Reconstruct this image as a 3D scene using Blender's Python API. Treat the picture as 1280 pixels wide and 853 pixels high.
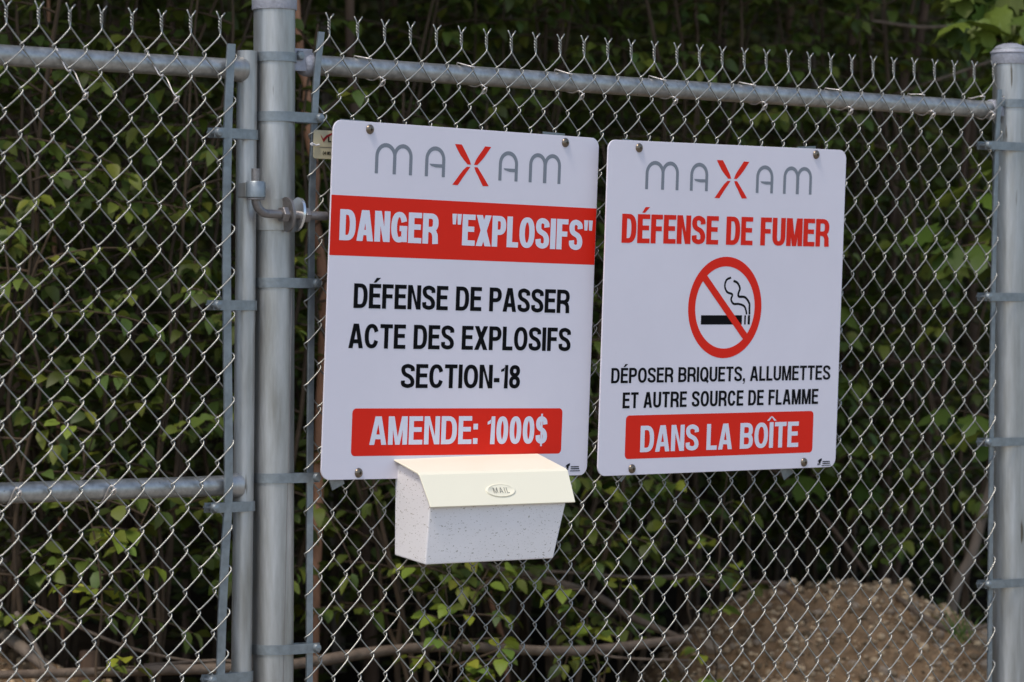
import bpy, math, random
import numpy as np
from mathutils import Vector, Matrix, noise
R = math.radians
random.seed(7)
sc = bpy.context.scene
for o in list(bpy.data.objects): bpy.data.objects.remove(o)
COL = sc.collection

# ------------------------------------------------------------------ camera
EYE = 1.55
TH = R(39); KP = .00019
FPX = math.tan(TH) / KP            # focal length in pixels of a 1280 wide picture
D = FPX / 704.6                    # distance to the fence line straight ahead
cam = bpy.data.cameras.new('camera'); co = bpy.data.objects.new('camera', cam); COL.objects.link(co)
cam.sensor_width = 36; cam.lens = FPX / 1280 * 36
co.location = (0, 0, EYE); co.rotation_euler = (R(90), -.0027, 0)
cam.clip_start = .1; cam.clip_end = 400
cam.dof.use_dof = True; cam.dof.focus_distance = 6.0; cam.dof.aperture_fstop = 6.3
sc.camera = co

# ------------------------------------------------------------------ light: soft daylight from a high bright sky
SUN_EL, SUN_AZ = 60, 208           # azimuth clockwise from +Y
w = bpy.data.worlds.new('World'); sc.world = w; w.use_nodes = True
nt = w.node_tree; nt.nodes.clear()
sky = nt.nodes.new('ShaderNodeTexSky'); sky.sky_type = 'NISHITA'; sky.sun_disc = False
sky.sun_elevation = R(SUN_EL); sky.sun_rotation = R(SUN_AZ); sky.air_density = 1.0; sky.dust_density = 1.5
bg = nt.nodes.new('ShaderNodeBackground'); bg.inputs['Strength'].default_value = .15
wo = nt.nodes.new('ShaderNodeOutputWorld')
nt.links.new(sky.outputs[0], bg.inputs[0]); nt.links.new(bg.outputs[0], wo.inputs[0])
sun = bpy.data.lights.new('sun', 'SUN'); sun.energy = 1.5; sun.angle = R(12); sun.color = (1, .93, .84)
so = bpy.data.objects.new('sun', sun); COL.objects.link(so)
dsun = Vector((math.sin(R(SUN_AZ)) * math.cos(R(SUN_EL)), math.cos(R(SUN_AZ)) * math.cos(R(SUN_EL)), math.sin(R(SUN_EL))))
so.rotation_euler = dsun.to_track_quat('Z', 'Y').to_euler(); so.location = (0, 0, 20)
sc.view_settings.view_transform = 'Standard'; sc.view_settings.look = 'None'
sc.view_settings.exposure = 0.46; sc.view_settings.gamma = 1
sc.cycles.max_bounces = 6; sc.cycles.diffuse_bounces = 3; sc.cycles.glossy_bounces = 3; sc.cycles.transmission_bounces = 2

# ------------------------------------------------------------------ frames
U = Vector((math.cos(TH), math.sin(TH), 0)); NR = Vector((math.sin(TH), -math.cos(TH), 0)); ZUP = Vector((0, 0, 1))
P0 = Vector((0, D, 0))
CR, SR = math.cos(.0027), math.sin(.0027)
def ray(px, py):
    x = px - 640; y = -(py - 426.5)
    return Vector(((CR * x - SR * y) / FPX, 1, (SR * x + CR * y) / FPX))
CAM = Vector((0, 0, EYE))
def sz(px, py, n=0):                       # picture point -> (along fence, height) on the plane n in front of the fence line
    d = ray(px, py); t = (P0 + NR * n - CAM).dot(NR) / d.dot(NR); p = CAM + d * t
    return (p - P0).dot(U), p.z
def at(px, py, Y):                         # picture point -> place at distance Y
    return CAM + ray(px, py) * Y
def L3(s, z, n): return Vector((s, -n, z)) # fence-local coordinates
def W3(s, z, n): return P0 + U * s + NR * n + ZUP * z
def sn(x, y):
    v = Vector((x, y, 0)) - P0
    return v.dot(U), v.dot(NR)

# ------------------------------------------------------------------ materials
def nd(nt, t, **k):
    n = nt.nodes.new(t)
    for a, b in k.items(): setattr(n, a, b)
    return n
def mat(name, col, rough=.5, metal=0, var=.0, scale=20, col2=None, bump=0, bscale=60, spec=.5, thr=None, col3=None, scale3=80, transl=0, stretch=None, attr=False, rvar=0):
    m = bpy.data.materials.new(name); m.use_nodes = True; nt = m.node_tree; b = nt.nodes['Principled BSDF']
    b.inputs['Roughness'].default_value = rough; b.inputs['Metallic'].default_value = metal
    b.inputs['Specular IOR Level'].default_value = spec
    tc = nd(nt, 'ShaderNodeTexCoord'); mp = nd(nt, 'ShaderNodeMapping'); nt.links.new(tc.outputs['Object'], mp.inputs[0])
    if stretch: mp.inputs['Scale'].default_value = stretch
    n1 = nd(nt, 'ShaderNodeTexNoise'); n1.inputs['Scale'].default_value = scale; n1.inputs['Detail'].default_value = 6; n1.inputs['Roughness'].default_value = .65
    nt.links.new(mp.outputs[0], n1.inputs['Vector'])
    cr = nd(nt, 'ShaderNodeValToRGB'); cr.color_ramp.elements[0].position = .3; cr.color_ramp.elements[1].position = .7
    c2 = col2 or tuple(c * (1 - var) for c in col)
    cr.color_ramp.elements[0].color = (*c2, 1); cr.color_ramp.elements[1].color = (*col, 1)
    nt.links.new(n1.outputs['Fac'], cr.inputs[0]); out = cr.outputs[0]
    if col3:                                # sparse spots of dirt, rust or stain
        n3 = nd(nt, 'ShaderNodeTexNoise'); n3.inputs['Scale'].default_value = scale3; n3.inputs['Detail'].default_value = 3
        nt.links.new(mp.outputs[0], n3.inputs['Vector'])
        r3 = nd(nt, 'ShaderNodeValToRGB'); r3.color_ramp.elements[0].position = thr; r3.color_ramp.elements[1].position = thr + .05
        nt.links.new(n3.outputs['Fac'], r3.inputs[0])
        mx = nd(nt, 'ShaderNodeMix', data_type='RGBA'); nt.links.new(r3.outputs[0], mx.inputs['Factor'])
        nt.links.new(out, mx.inputs['A']); mx.inputs['B'].default_value = (*col3, 1); out = mx.outputs['Result']
    if attr:                                # each leaf has its own shade
        at_ = nd(nt, 'ShaderNodeAttribute', attribute_name='shade'); mx = nd(nt, 'ShaderNodeMix', data_type='RGBA', blend_type='MULTIPLY')
        mx.inputs['Factor'].default_value = 1; nt.links.new(out, mx.inputs['A']); nt.links.new(at_.outputs['Color'], mx.inputs['B']); out = mx.outputs['Result']
    nt.links.new(out, b.inputs['Base Color'])
    if rvar:
        mr = nd(nt, 'ShaderNodeMapRange'); mr.inputs['To Min'].default_value = rough - rvar; mr.inputs['To Max'].default_value = rough + rvar
        nt.links.new(n1.outputs['Fac'], mr.inputs['Value']); nt.links.new(mr.outputs[0], b.inputs['Roughness'])
    if bump:
        nb = nd(nt, 'ShaderNodeTexNoise'); nb.inputs['Scale'].default_value = bscale; nb.inputs['Detail'].default_value = 8
        nt.links.new(mp.outputs[0], nb.inputs['Vector'])
        bp = nd(nt, 'ShaderNodeBump'); bp.inputs['Strength'].default_value = bump; bp.inputs['Distance'].default_value = .01
        nt.links.new(nb.outputs['Fac'], bp.inputs['Height']); nt.links.new(bp.outputs[0], b.inputs['Normal'])
    if transl:
        tr = nd(nt, 'ShaderNodeBsdfTranslucent'); nt.links.new(out, tr.inputs['Color']); ms = nd(nt, 'ShaderNodeMixShader'); ms.inputs[0].default_value = transl
        nt.links.new(b.outputs[0], ms.inputs[1]); nt.links.new(tr.outputs[0], ms.inputs[2])
        nt.links.new(ms.outputs[0], nt.nodes['Material Output'].inputs['Surface'])
    return m
M = {}
M['galv'] = mat('galvanised_tube', (.53, .53, .52), .44, .8, col2=(.30, .29, .265), scale=38, stretch=(1, 1, .12), bump=.10, bscale=120, col3=(.15, .13, .10), thr=.665, scale3=60, rvar=.08)
M['galv_rail'] = mat('galvanised_rail', (.56, .56, .54), .42, .8, col2=(.29, .29, .275), scale=60, bump=.06, bscale=150, col3=(.17, .14, .11), thr=.70, scale3=50, rvar=.08)
M['galv_dark'] = mat('galvanised_fitting', (.30, .33, .34), .45, .7, col2=(.20, .22, .23), scale=60, bump=.08, bscale=120, rvar=.08)
M['cap'] = mat('cast_cap', (.42, .42, .46), .6, .3, col2=(.30, .30, .33), scale=60, bump=.2, bscale=200)
M['wire'] = mat('galvanised_wire', (.40, .39, .35), .30, .62, col2=(.26, .255, .23), scale=90, rvar=.06)
M['tie'] = mat('aluminium_tie', (.75, .68, .62), .35, .6)
M['steel'] = mat('hinge_steel', (.26, .24, .23), .42, .6, col2=(.19, .17, .16), scale=90, bump=.1, bscale=200)
M['zinc'] = mat('bright_zinc', (.78, .78, .78), .22, .9)
M['plate'] = mat('sign_plate', (.79, .745, .80), .38, 0, var=.06, scale=3.5, col3=(.35, .33, .32), thr=.76, scale3=120, spec=.4)
M['red'] = mat('sign_red', (.80, .020, .006), .5, 0, var=.06, scale=8, spec=.2, col3=(.6, .25, .2), thr=.80, scale3=110)
M['black'] = mat('sign_black', (.004, .004, .005), .6, 0, spec=.08)
M['grey'] = mat('sign_grey', (.22, .24, .27), .45, 0, spec=.3)
M['white'] = mat('sign_white', (.75, .75, .83), .4, 0, spec=.3)
M['screw'] = mat('screw_brass', (.20, .16, .12), .28, .8)
M['lid'] = mat('cream_plastic', (.92, .85, .65), .42, 0, var=.02, scale=9, spec=.4)
M['box'] = mat('white_plastic', (.88, .83, .81), .5, 0, col2=(.80, .75, .72), scale=7, col3=(.34, .29, .22), thr=.635, scale3=300, spec=.35, stretch=(.7, .7, 1.5))
M['mail'] = mat('engraved_grey', (.14, .14, .12), .6)
M['tag'] = mat('beige_tag', (.62, .54, .34), .5, 0, var=.12, scale=30)
M['tie_white'] = mat('white_tie', (.75, .72, .7), .5)
M['darkred'] = mat('tag_red', (.32, .01, .012), .5)
M['bark'] = mat('brown_bark', (.15, .095, .062), .85, 0, col2=(.065, .042, .03), scale=14, bump=.6, bscale=40, stretch=(1, 1, .3), spec=.2)
M['stem'] = mat('shrub_stem', (.11, .075, .048), .85, 0, col2=(.05, .036, .024), scale=14, spec=.1)
M['bark_red'] = mat('reddish_bark', (.55, .27, .15), .7, 0, col2=(.24, .12, .07), scale=16, bump=.4, bscale=40, stretch=(1, 1, .35), spec=.25)
M['bark_grey'] = mat('grey_bark', (.23, .18, .14), .85, 0, col2=(.10, .08, .06), scale=14, bump=.6, bscale=40, stretch=(1, 1, .3), spec=.2)
M['dead'] = mat('dead_wood', (.22, .165, .12), .8, 0, col2=(.10, .07, .05), scale=24, bump=.5, bscale=60, spec=.2)
M['leaf'] = mat('shrub_leaf', (.112, .158, .030), .50, 0, var=.25, scale=30, transl=.22, attr=True, spec=.3)
M['lime'] = mat('lime_leaf', (.19, .26, .04), .50, 0, var=.2, scale=30, transl=.25, attr=True, spec=.3)
M['maple'] = mat('maple_leaf', (.14, .22, .035), .50, 0, var=.25, scale=25, transl=.25, attr=True, spec=.3)
M['needle'] = mat('forest_leaf', (.084, .108, .028), .6, 0, var=.3, scale=8, transl=.15, attr=True, spec=.2)
M['soil'] = mat('soil', (.38, .245, .135), .95, 0, col2=(.13, .08, .045), scale=30, bump=1.0, bscale=60, spec=.15)
M['clod'] = mat('soil_clod', (.50, .36, .22), .95, 0, var=.3, scale=60, attr=True, spec=.1)
M['stone'] = mat('stone', (.46, .36, .26), .85, 0, col2=(.26, .19, .13), scale=20, bump=.3, bscale=70, spec=.2)
M['ground'] = mat('forest_floor', (.05, .036, .024), .95, 0, col2=(.02, .015, .011), scale=6, bump=.5, bscale=25, spec=0)
M['road'] = mat('gravel', (.38, .34, .28), .95, 0, col2=(.24, .21, .175), scale=14, bump=.8, bscale=70, spec=.2)
M['grass'] = mat('grass_blade', (.09, .15, .03), .6, 0, transl=.2, spec=.2)

# ------------------------------------------------------------------ mesh helpers
class MB:
    def __init__(s): s.v = []; s.f = []; s.sh = []
    def add(s, v, f, shade=None):
        b = len(s.v); s.v += [tuple(p) for p in v]; s.f += [tuple(i + b for i in q) for q in f]
        if shade is not None: s.sh += [shade] * len(v)
    def box(s, c, h, M3=None):
        vs = [Vector((sx * h[0], sy * h[1], sz_ * h[2])) for sx in (-1, 1) for sy in (-1, 1) for sz_ in (-1, 1)]
        if M3: vs = [M3 @ v for v in vs]
        s.add([Vector(c) + v for v in vs], [(0, 1, 3, 2), (4, 6, 7, 5), (0, 4, 5, 1), (2, 3, 7, 6), (0, 2, 6, 4), (1, 5, 7, 3)])
    def tube(s, pts, rad, n=8, cap=True):
        pts = [Vector(p) for p in pts]; k = len(pts)
        if not hasattr(rad, '__len__'): rad = [rad] * k
        tang = [(pts[min(i + 1, k - 1)] - pts[max(i - 1, 0)]).normalized() for i in range(k)]
        a = Vector((0, 0, 1)) if abs(tang[0].z) < .9 else Vector((1, 0, 0))
        x = tang[0].cross(a).normalized(); vs = []
        for i in range(k):
            t = tang[i]; x = (x - t * x.dot(t)).normalized(); y = t.cross(x)
            for j in range(n):
                q = 2 * math.pi * j / n; vs.append(pts[i] + (x * math.cos(q) + y * math.sin(q)) * rad[i])
        fs = [(i * n + j, i * n + (j + 1) % n, (i + 1) * n + (j + 1) % n, (i + 1) * n + j) for i in range(k - 1) for j in range(n)]
        if cap: fs += [tuple(range(n - 1, -1, -1)), tuple((k - 1) * n + j for j in range(n))]
        s.add(vs, fs)
    def lathe(s, prof, c=(0, 0, 0), n=24, axis='z'):
        vs = []
        for r, z in prof:
            for j in range(n):
                q = 2 * math.pi * j / n; x, y = r * math.cos(q), r * math.sin(q)
                p = (x, y, z) if axis == 'z' else ((z, x, y) if axis == 'x' else (x, z, y))
                vs.append(Vector(c) + Vector(p))
        k = len(prof); fs = []
        for i in range(k - 1):
            for j in range(n):
                q = (i * n + j, i * n + (j + 1) % n, (i + 1) * n + (j + 1) % n, (i + 1) * n + j)
                fs.append(q if axis != 'y' else q[::-1])
        s.add(vs, fs)
    def prism(s, poly, z0, z1, tf=None):    # poly in xy, extruded z0..z1
        n = len(poly); vs = [Vector((x, y, z)) for z in (z0, z1) for x, y in poly]
        if tf: vs = [tf(v) for v in vs]
        s.add(vs, [tuple(range(n - 1, -1, -1)), tuple(range(n, 2 * n))] + [(i, (i + 1) % n, n + (i + 1) % n, n + i) for i in range(n)])
    def build(s, name, m, parent=None, smooth=True, kind=None, label=None, bevel=0, auto=True):
        me = bpy.data.meshes.new(name); me.from_pydata(s.v, [], s.f); me.materials.append(m)
        if s.sh:
            ca = me.color_attributes.new('shade', 'FLOAT_COLOR', 'POINT')
            ca.data.foreach_set('color', np.array([(*c, 1) for c in s.sh], dtype=np.float32).ravel())
        o = bpy.data.objects.new(name, me); COL.objects.link(o)
        if parent: o.parent = parent
        if smooth:
            me.polygons.foreach_set('use_smooth', [True] * len(me.polygons))
            if auto:
                try: me.set_sharp_from_angle(angle=R(40))
                except Exception: pass
        if bevel:
            md = o.modifiers.new('bevel', 'BEVEL'); md.width = bevel; md.segments = 2; md.limit_method = 'ANGLE'
        if kind: o['kind'] = kind
        if label: o['label'] = label
        return o
def empty(name, loc=(0, 0, 0), rz=0, label=None, cat=None, group=None):
    o = bpy.data.objects.new(name, None); o.empty_display_size = .1; COL.objects.link(o); o.location = loc; o.rotation_euler = (0, 0, rz)
    if label: o['label'] = label
    if cat: o['category'] = cat
    if group: o['group'] = group
    return o
def tag(o, label, cat, group=None):
    o['label'] = label; o['category'] = cat
    if group: o['group'] = group
    return o
def catmull(P, n=6):
    P = [Vector(p) for p in P]; Q = [P[0] * 2 - P[1]] + P + [P[-1] * 2 - P[-2]]; out = []
    for i in range(1, len(Q) - 2):
        for k in range(n):
            t = k / n; a, b, c, d = Q[i - 1:i + 3]
            out.append(.5 * ((2 * b) + (c - a) * t + (2 * a - 5 * b + 4 * c - d) * t * t + (3 * b - a - 3 * c + d) * t ** 3))
    out.append(P[-1]); return out

# ------------------------------------------------------------------ the ground
def smooth(a, b, x):
    t = min(1, max(0, (x - a) / (b - a))); return t * t * (3 - 2 * t)
def ground_z(x, y):
    s, n = sn(x, y); d = -n
    z = .62 * smooth(.5, 1.9, d) + .05 * max(0, min(d, 12) - 2) + 9 * smooth(11, 34, d)
    if d > .4: z += .05 * (noise.noise(Vector((x * 1.3, y * 1.3, 0)))) * smooth(.4, 1.5, d)
    return z
def grid_axis(lo, hi, c, fine):
    out = [0.0]; st = fine
    while out[-1] < hi: out.append(out[-1] + st); st *= 1.13 if out[-1] > 3 else 1.0
    neg = [0.0]; st = fine
    while neg[-1] < -lo: neg.append(neg[-1] + st); st *= 1.13 if neg[-1] > 3 else 1.0
    return [c - v for v in reversed(neg[1:])] + [c + v for v in out]
gx = grid_axis(-150, 150, .5, .12); gy = grid_axis(-150, 150, 8, .12)
g = MB()
g.v = [(x, y, ground_z(x, y)) for y in gy for x in gx]
nx = len(gx); g.f = [(j * nx + i, j * nx + i + 1, (j + 1) * nx + i + 1, (j + 1) * nx + i) for j in range(len(gy) - 1) for i in range(nx - 1)]
ground = g.build('ground', M['ground'], kind='structure', auto=False)
rd = MB()                                    # gravel yard on this side of the fence
a, b, c, d = [W3(s, .004, n) for s, n in ((-60, -.25), (60, -.25), (60, 40), (-60, 40))]
rd.add([a, d, c, b], [(0, 1, 2, 3)]); road = rd.build('gravel_yard', M['road'], kind='structure', smooth=False)

# ------------------------------------------------------------------ chain link lattice (measured warp of the real mesh)
GP = [[-0.960255, 0.029233, -0.001095, 0.003453, 0.008073, -0.001992, -0.015502, -0.002758, 0.002868, -0.001352, 0.0, 0.0, -0.053281], [2.017305, 0.000129, -0.035274, -0.002342, -0.000248, 0.001778, 0.006664, 0.001879, -0.002196, 0.00191, 0.0, 0.0, 0.005097]]
FP = [[-0.357876, 0.02777, -0.003742, -0.000105, 0.015787, 0.000508, -0.002195, -0.006921, 0.024647, -0.016799, -0.000989, 0.018701, -0.053444], [2.065579, -0.000184, -0.034184, -0.000882, -0.005489, 0.000545, 0.002487, 0.004624, -0.010972, 0.003064, 0.004908, -0.011523, 0.025502]]
def lat0(kind, i, j):
    g_ = math.exp(-abs(i - (-2 if kind == 'f' else 10)) / 2); J = j / 30; h = math.exp(-abs(i - 56) / 2) if kind == 'f' else 0
    v = (1, i, j, i * j / 100, j * j / 100, i * i / 100, i * j * j / 1e4, g_, g_ * J, g_ * J * J, h, h * J, J ** 3)
    return [sum(a * b for a, b in zip(r, v)) for r in (FP if kind == 'f' else GP)]
def lat(kind, i, j):
    ii = i; jj = min(j, 33)
    if kind == 'g':
        ii = max(i, -3)
    s, z = lat0(kind, ii, jj); s += (i - ii) * .0292; z -= (j - jj) * .0354
    rr = random.Random(i * 977 + j * 31 + (5 if kind == 'f' else 0))
    return s + rr.uniform(-.0007, .0007), z + rr.uniform(-.0006, .0006)
WR = .00133; NM = .0250
PROF_F = [(0, 0), (.008, .07), (.055, .17), (.20, .33), (.5, .60), (.82, .87), (.965, .97), (1, 1)]
PROF_B = [(0, 0), (.03, .03), (.14, .13), (.5, .5), (.86, .86), (.97, .95), (1, 1)]
def wire_points(kind, c, jmax):
    rr = random.Random(c * 13 + 7)
    pts = []
    J0 = 0 if kind == 'f' else -1            # the row of twisted ends
    hi = ((c + J0) % 2 != 0)                 # these wires start at their right column
    # twisted top
    i0 = c + 1 if hi else c
    s0, z0 = lat(kind, i0, J0); sg = -1 if not hi else 1
    # the two wires of a knuckle turn round each other
    # start direction chosen so the tips splay: wire from the left ends at upper right
    H = .019; NT = 22; r = .0019; turns = 1.75
    ph0 = math.pi if hi else 0.0             # at the bottom of the twist the left wire is in front
    tip = []
    for k in range(NT + 1):
        t = k / NT; a_ = ph0 + (1 - t) * 0 + t * turns * 2 * math.pi
        tip.append((s0 + r * math.sin(a_) , z0 + .004 + t * H, NM - r * math.cos(a_)))
    ea = ph0 + turns * 2 * math.pi
    lean = .010 if hi else -.007
    tip.append((s0 + lean * .45, z0 + .004 + H + .004, NM - r * math.cos(ea) * .8))
    tip.append((s0 + lean, z0 + .004 + H + (.0105 if hi else .011) + rr.uniform(-.001, .001), NM - r * math.cos(ea) * .8))
    pts += tip[::-1]
    e = .0031; dn = .0029
    for j in range(J0, jmax):
        right = ((c + j) % 2 != 0)           # at step j the wire is at the right column
        ia = c + 1 if right else c; ib = c if right else c + 1
        sa, za = lat(kind, ia, j); sb, zb = lat(kind, ib, j + 1)
        def ext(i, s, j_):
            if j_ == J0: return s
            isr = (i == c + 1)
            x = s + (e if isr else -e)
            return x
        sa = ext(ia, sa, j); sb = ext(ib, sb, j + 1)
        front = right                        # going down from the right column = "/" = in front
        sign = 1 if front else -1
        steps = (PROF_F if front else PROF_B) if zb > .75 else [(0, 0), (.1, .12), (.9, .9), (1, 1)]
        for k, (gs, gz) in enumerate(steps):
            if k == 0: continue
            nprof = 0 if k == len(steps) - 1 else min(1, min(gz, 1 - gz) / .12)
            dd = dn * nprof
            # the bar sits inside the end loops
            if kind == 'f' and c == -3 or kind == 'f' and c == 56 or kind == 'g' and c == 11: dd *= 1.35
            pts.append((sa + (sb - sa) * gs, za + (zb - za) * gz, NM + sign * dd))
    return [L3(s, z, n) for s, z, n in pts]
def build_wires(kind, parent, c0, c1):
    for c in range(c0, c1):
        m = MB(); m.tube(wire_points(kind, c, 57), WR, 6)
        m.build('wire', M['wire'], parent, auto=False)

# ------------------------------------------------------------------ fittings
def strap(path, z, h, th=.0022):             # flat strip following a plan path (s, n)
    m = MB(); P = [Vector((p[0], p[1])) for p in path]; k = len(P); A = []; B = []
    for i in range(k):
        t = (P[min(i + 1, k - 1)] - P[max(i - 1, 0)]).normalized(); nn = Vector((-t.y, t.x)) * th / 2
        A.append(P[i] + nn); B.append(P[i] - nn)
    vs = []
    for zz in (z - h / 2, z + h / 2):
        vs += [L3(p.x, zz, p.y) for p in A] + [L3(p.x, zz, p.y) for p in B]
    f = []
    for i in range(k - 1):
        f += [(i, i + 1, 2 * k + i + 1, 2 * k + i), (k + i, 3 * k + i, 3 * k + i + 1, k + i + 1), (i, k + i, k + i + 1, i + 1), (2 * k + i, 2 * k + i + 1, 3 * k + i + 1, 3 * k + i)]
    f += [(0, 2 * k, 3 * k, k), (k - 1, 2 * k - 1, 4 * k - 1, 3 * k - 1)]
    m.add(vs, f); return m
def ring_path(s0, r, sgn, s_end, n_end, full=True):
    # starts behind the bar, wraps round the post and returns in front of the bar; sgn=+1 arms to the right
    out = [(s_end, .012), (s0 + sgn * r * .75, -.0 + .012)] if full else []
    for k in range(25):
        a_ = -math.pi * .12 - (math.pi * 1.38) * k / 24 if sgn > 0 else 0
        if sgn > 0: out.append((s0 + r * math.cos(a_), r * math.sin(a_)))
        else:
            b_ = math.pi * 1.12 + math.pi * 1.38 * k / 24
            out.append((s0 + r * math.cos(b_), r * math.sin(b_)))
    out.append((s0 + sgn * (r * .35), r + .0005))
    out.append((s_end, n_end)); return out
def hexhead(m, c, r, l, axis='y', dome=True):
    n = 6
    m.lathe([(0, l), (r * .75, l), (r, l * .75), (r, 0), (0, 0)] if not dome else [(0, l), (r * .5, l * .92), (r * .87, l * .6), (r, l * .2), (r, 0), (0, 0)], c, 6 if not dome else 14, axis)
def band(parent, s0, r, sgn, s_bolt, z, h=.0165, n_end=.033, mt='galv_dark', tilt=0):
    b_ = strap(ring_path(s0, r + .0016, sgn, s_bolt + sgn * .007, n_end), z, h).build('tension_band', M[mt], parent)
    m = MB(); m.lathe([(0, -.007), (.006, -.006), (.0082, -.002), (.0082, 0), (0, 0)], L3(s_bolt, z, n_end + .0012), 14, 'y')
    m.tube([L3(s_bolt, z, n_end), L3(s_bolt, z, .004)], .0035, 8)
    m.lathe([(0, .0), (.0075, 0), (.0075, -.006), (0, -.006)], L3(s_bolt, z, .008), 6, 'y')
    m.build('bolt', M['galv_dark'], b_)
    return b_

# ------------------------------------------------------------------ FENCE
FZ = (0, D, 0)
fence = empty('chain_link_fence', FZ, TH, 'galvanised chain link fence panel between two steel posts, carrying both warning signs', 'fence')
PS = -.5152; PR = .035; PS2 = 1.2870
def post(s, top, r, name='post'):
    m = MB(); m.lathe([(r, 0), (r, top * .5), (r, top)], L3(s, 0, 0), 40)
    return m.build(name, M['galv'], fence, auto=True)
hp = post(PS, 2.14, PR, 'hinge_post')
ep = post(PS2, 2.14, PR, 'end_post')
zc = sz(342, 13)[1]
def cap(s, zb, par):
    m = MB(); r = PR + .0025
    m.lathe([(PR + .0004, zb), (r, zb), (r + .0005, zb + .001), (r + .0005, zb + .021), (r + .0025, zb + .0225), (r + .0022, zb + .025), (r - .003, zb + .030), (r * .75, zb + .037), (r * .4, zb + .042), (0, zb + .0435)], L3(s, 0, 0), 40)
    return m.build('post_cap', M['cap'], par)
m = MB(); m.tube([L3(PS + (PR + .0001) * math.sin(a_), z_, (PR + .0001) * math.cos(a_)) for a_, z_ in ((.45, 1.66), (.30, 1.45), (.10, 1.25), (-.10, .95), (-.25, .6))], .0006, 5); m.build('seam', M['steel'], hp)
cap(PS, zc, hp); zc2 = sz(1262, 81)[1]; cap(PS2, zc2, ep)
RR = .0172
m = MB(); zA = sz(400, 82)[1]; zB = sz(1235, 137)[1]
m.tube([L3(-.452, zA, 0), L3(.2, (zA + zB) / 2 - .001, .0), L3(PS2 - .045, zB, 0)], RR, 28)
m.build('top_rail', M['galv_rail'], fence)
# rail end cups with their bolted tabs
for s, sg, z in ((-.462, 1, zA), (PS2 - .035, -1, zB)):
    m = MB(); prof = [(0, 0), (.012, 0), (.0185, .004), (.0205, .010), (.0205, .022), (.0192, .026), (RR, .027)]
    m.lathe([(r_, sg * x_) for r_, x_ in prof], L3(s, z, 0), 28, 'x')
    c_ = m.build('rail_end_cup', M['cap'], fence)
    m = MB(); s1 = PS + .034 if sg > 0 else PS2 - .034
    m.box(L3((s + s1) / 2 + sg * .006, z + .006, .012), (abs(s - s1) / 2 + .01, .0018, .019)); m.build('tab', M['cap'], c_, smooth=False, bevel=.001)
    m = MB(); m.lathe([(0, -.007), (.0065, -.006), (.009, -.002), (.009, 0), (0, 0)], L3(s1 + sg * .008, z + .013, .0145), 6, 'y'); m.build('bolt', M['galv_dark'], c_)
# brace band
zb = sz(345, 70, .035)[1]
strap([(PS + (PR + .0018) * math.cos(a_), (PR + .0018) * math.sin(a_)) for a_ in np.linspace(-.1, 2 * math.pi * .93, 36)], zb, .0155).build('brace_band', M['galv_dark'], fence)
strap([(PS2 + (PR + .0018) * math.cos(a_), (PR + .0018) * math.sin(a_)) for a_ in np.linspace(math.pi + .1, -math.pi * .9, 36)], sz(1262, 128.5, .035)[1], .0165).build('brace_band', M['galv_dark'], fence)
# tension bands
for py in (145, 353.5, 598.5, 813.5):
    z = sz(345, py, .036)[1]; sb = sz(399 if py < 200 else 395, py, .033)[0]
    band(fence, PS, PR, 1, sb, z)
for k_ in (.72, .42, .14): band(fence, PS, PR, 1, -.445, k_)
for py in (183, 371.5, 552.5, 729.5):
    z = sz(1262, py, .036)[1]; band(fence, PS2, PR, -1, sz(1236, py, .033)[0] - .003, z)
for k_ in (.72, .42, .14): band(fence, PS2, PR, -1, 1.19, k_)
# tension bars: flat strips woven through the end loops
def bar(parent, pxs, zlow, wd):
    P = [(*sz(x, y, NM), ) for x, y in pxs]; s_, z_ = P[-1]
    P.append((s_ - (.002), (z_ + zlow) / 2)); P.append((s_, zlow))
    cm = catmull([(p[0], 0, p[1]) for p in P], 5); m = MB(); vs = []; f = []
    for p in cm:
        for dx, dy in ((-wd, -.0022), (wd, -.0022), (wd, .0022), (-wd, .0022)): vs.append((p.x + dx, -NM + dy, p.z))
    for i in range(len(cm) - 1):
        f += [(i * 4 + k, i * 4 + (k + 1) % 4, i * 4 + 4 + (k + 1) % 4, i * 4 + 4 + k) for k in range(4)]
    n_ = len(cm); f += [(3, 2, 1, 0), (n_ * 4 - 4, n_ * 4 - 3, n_ * 4 - 2, n_ * 4 - 1)]
    m.add(vs, f); return m.build('tension_bar', M['galv_dark'], parent, smooth=False, bevel=.0005)
bar(fence, [(401.5, 40), (395.5, 100), (391, 200), (389, 300), (388.8, 380), (387, 620), (386.5, 850)], .1, .0062)
bar(fence, [(1249.4, 112), (1245, 210), (1240.2, 450), (1236.8, 850)], .1, .0056)
build_wires('f', fence, -3, 57)
# aluminium ties holding the mesh to the rail
def tie(parent, kind, i, z_rail, r=RR):
    best = min(range(0, 30), key=lambda j: abs(lat(kind, i, j)[1] - (z_rail + r * .95)) + (10 if (i + j) % 2 else 0))
    s0, z0 = lat(kind, i, best); s2, z2 = lat(kind, i + 1, best + 1)
    P = [(s0 + .001, z0 - .002, NM + .005), (s0 - .006, z0 - .001, NM + .002), (s0 - .014, z_rail + r + .002, .006), (s0 - .010, z_rail + r + .002, -.006), (s0, z_rail, -r - .002), (s0 + .012, z_rail - r * .9, -.006), (s0 + .020, z_rail - r - .003, .008), (s2 - .006, z2 + .003, NM + .004), (s2 + .002, z2 - .004, NM + .007), (s2 + .004, z2 - .010, NM + .001), (s2 - .001, z2 - .012, NM - .004), (s2 - .004, z2 - .006, NM + .006), (s2 + .003, z2 - .001, NM + .008)]
    m = MB(); m.tube(catmull([L3(*p) for p in P], 4), .0012, 6); m.build('tie', M['tie'], parent, auto=False)
for i in (1, 9, 17, 25, 33, 41, 49, 55): tie(fence, 'f', i, zA + (zB - zA) * i / 56)
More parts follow.
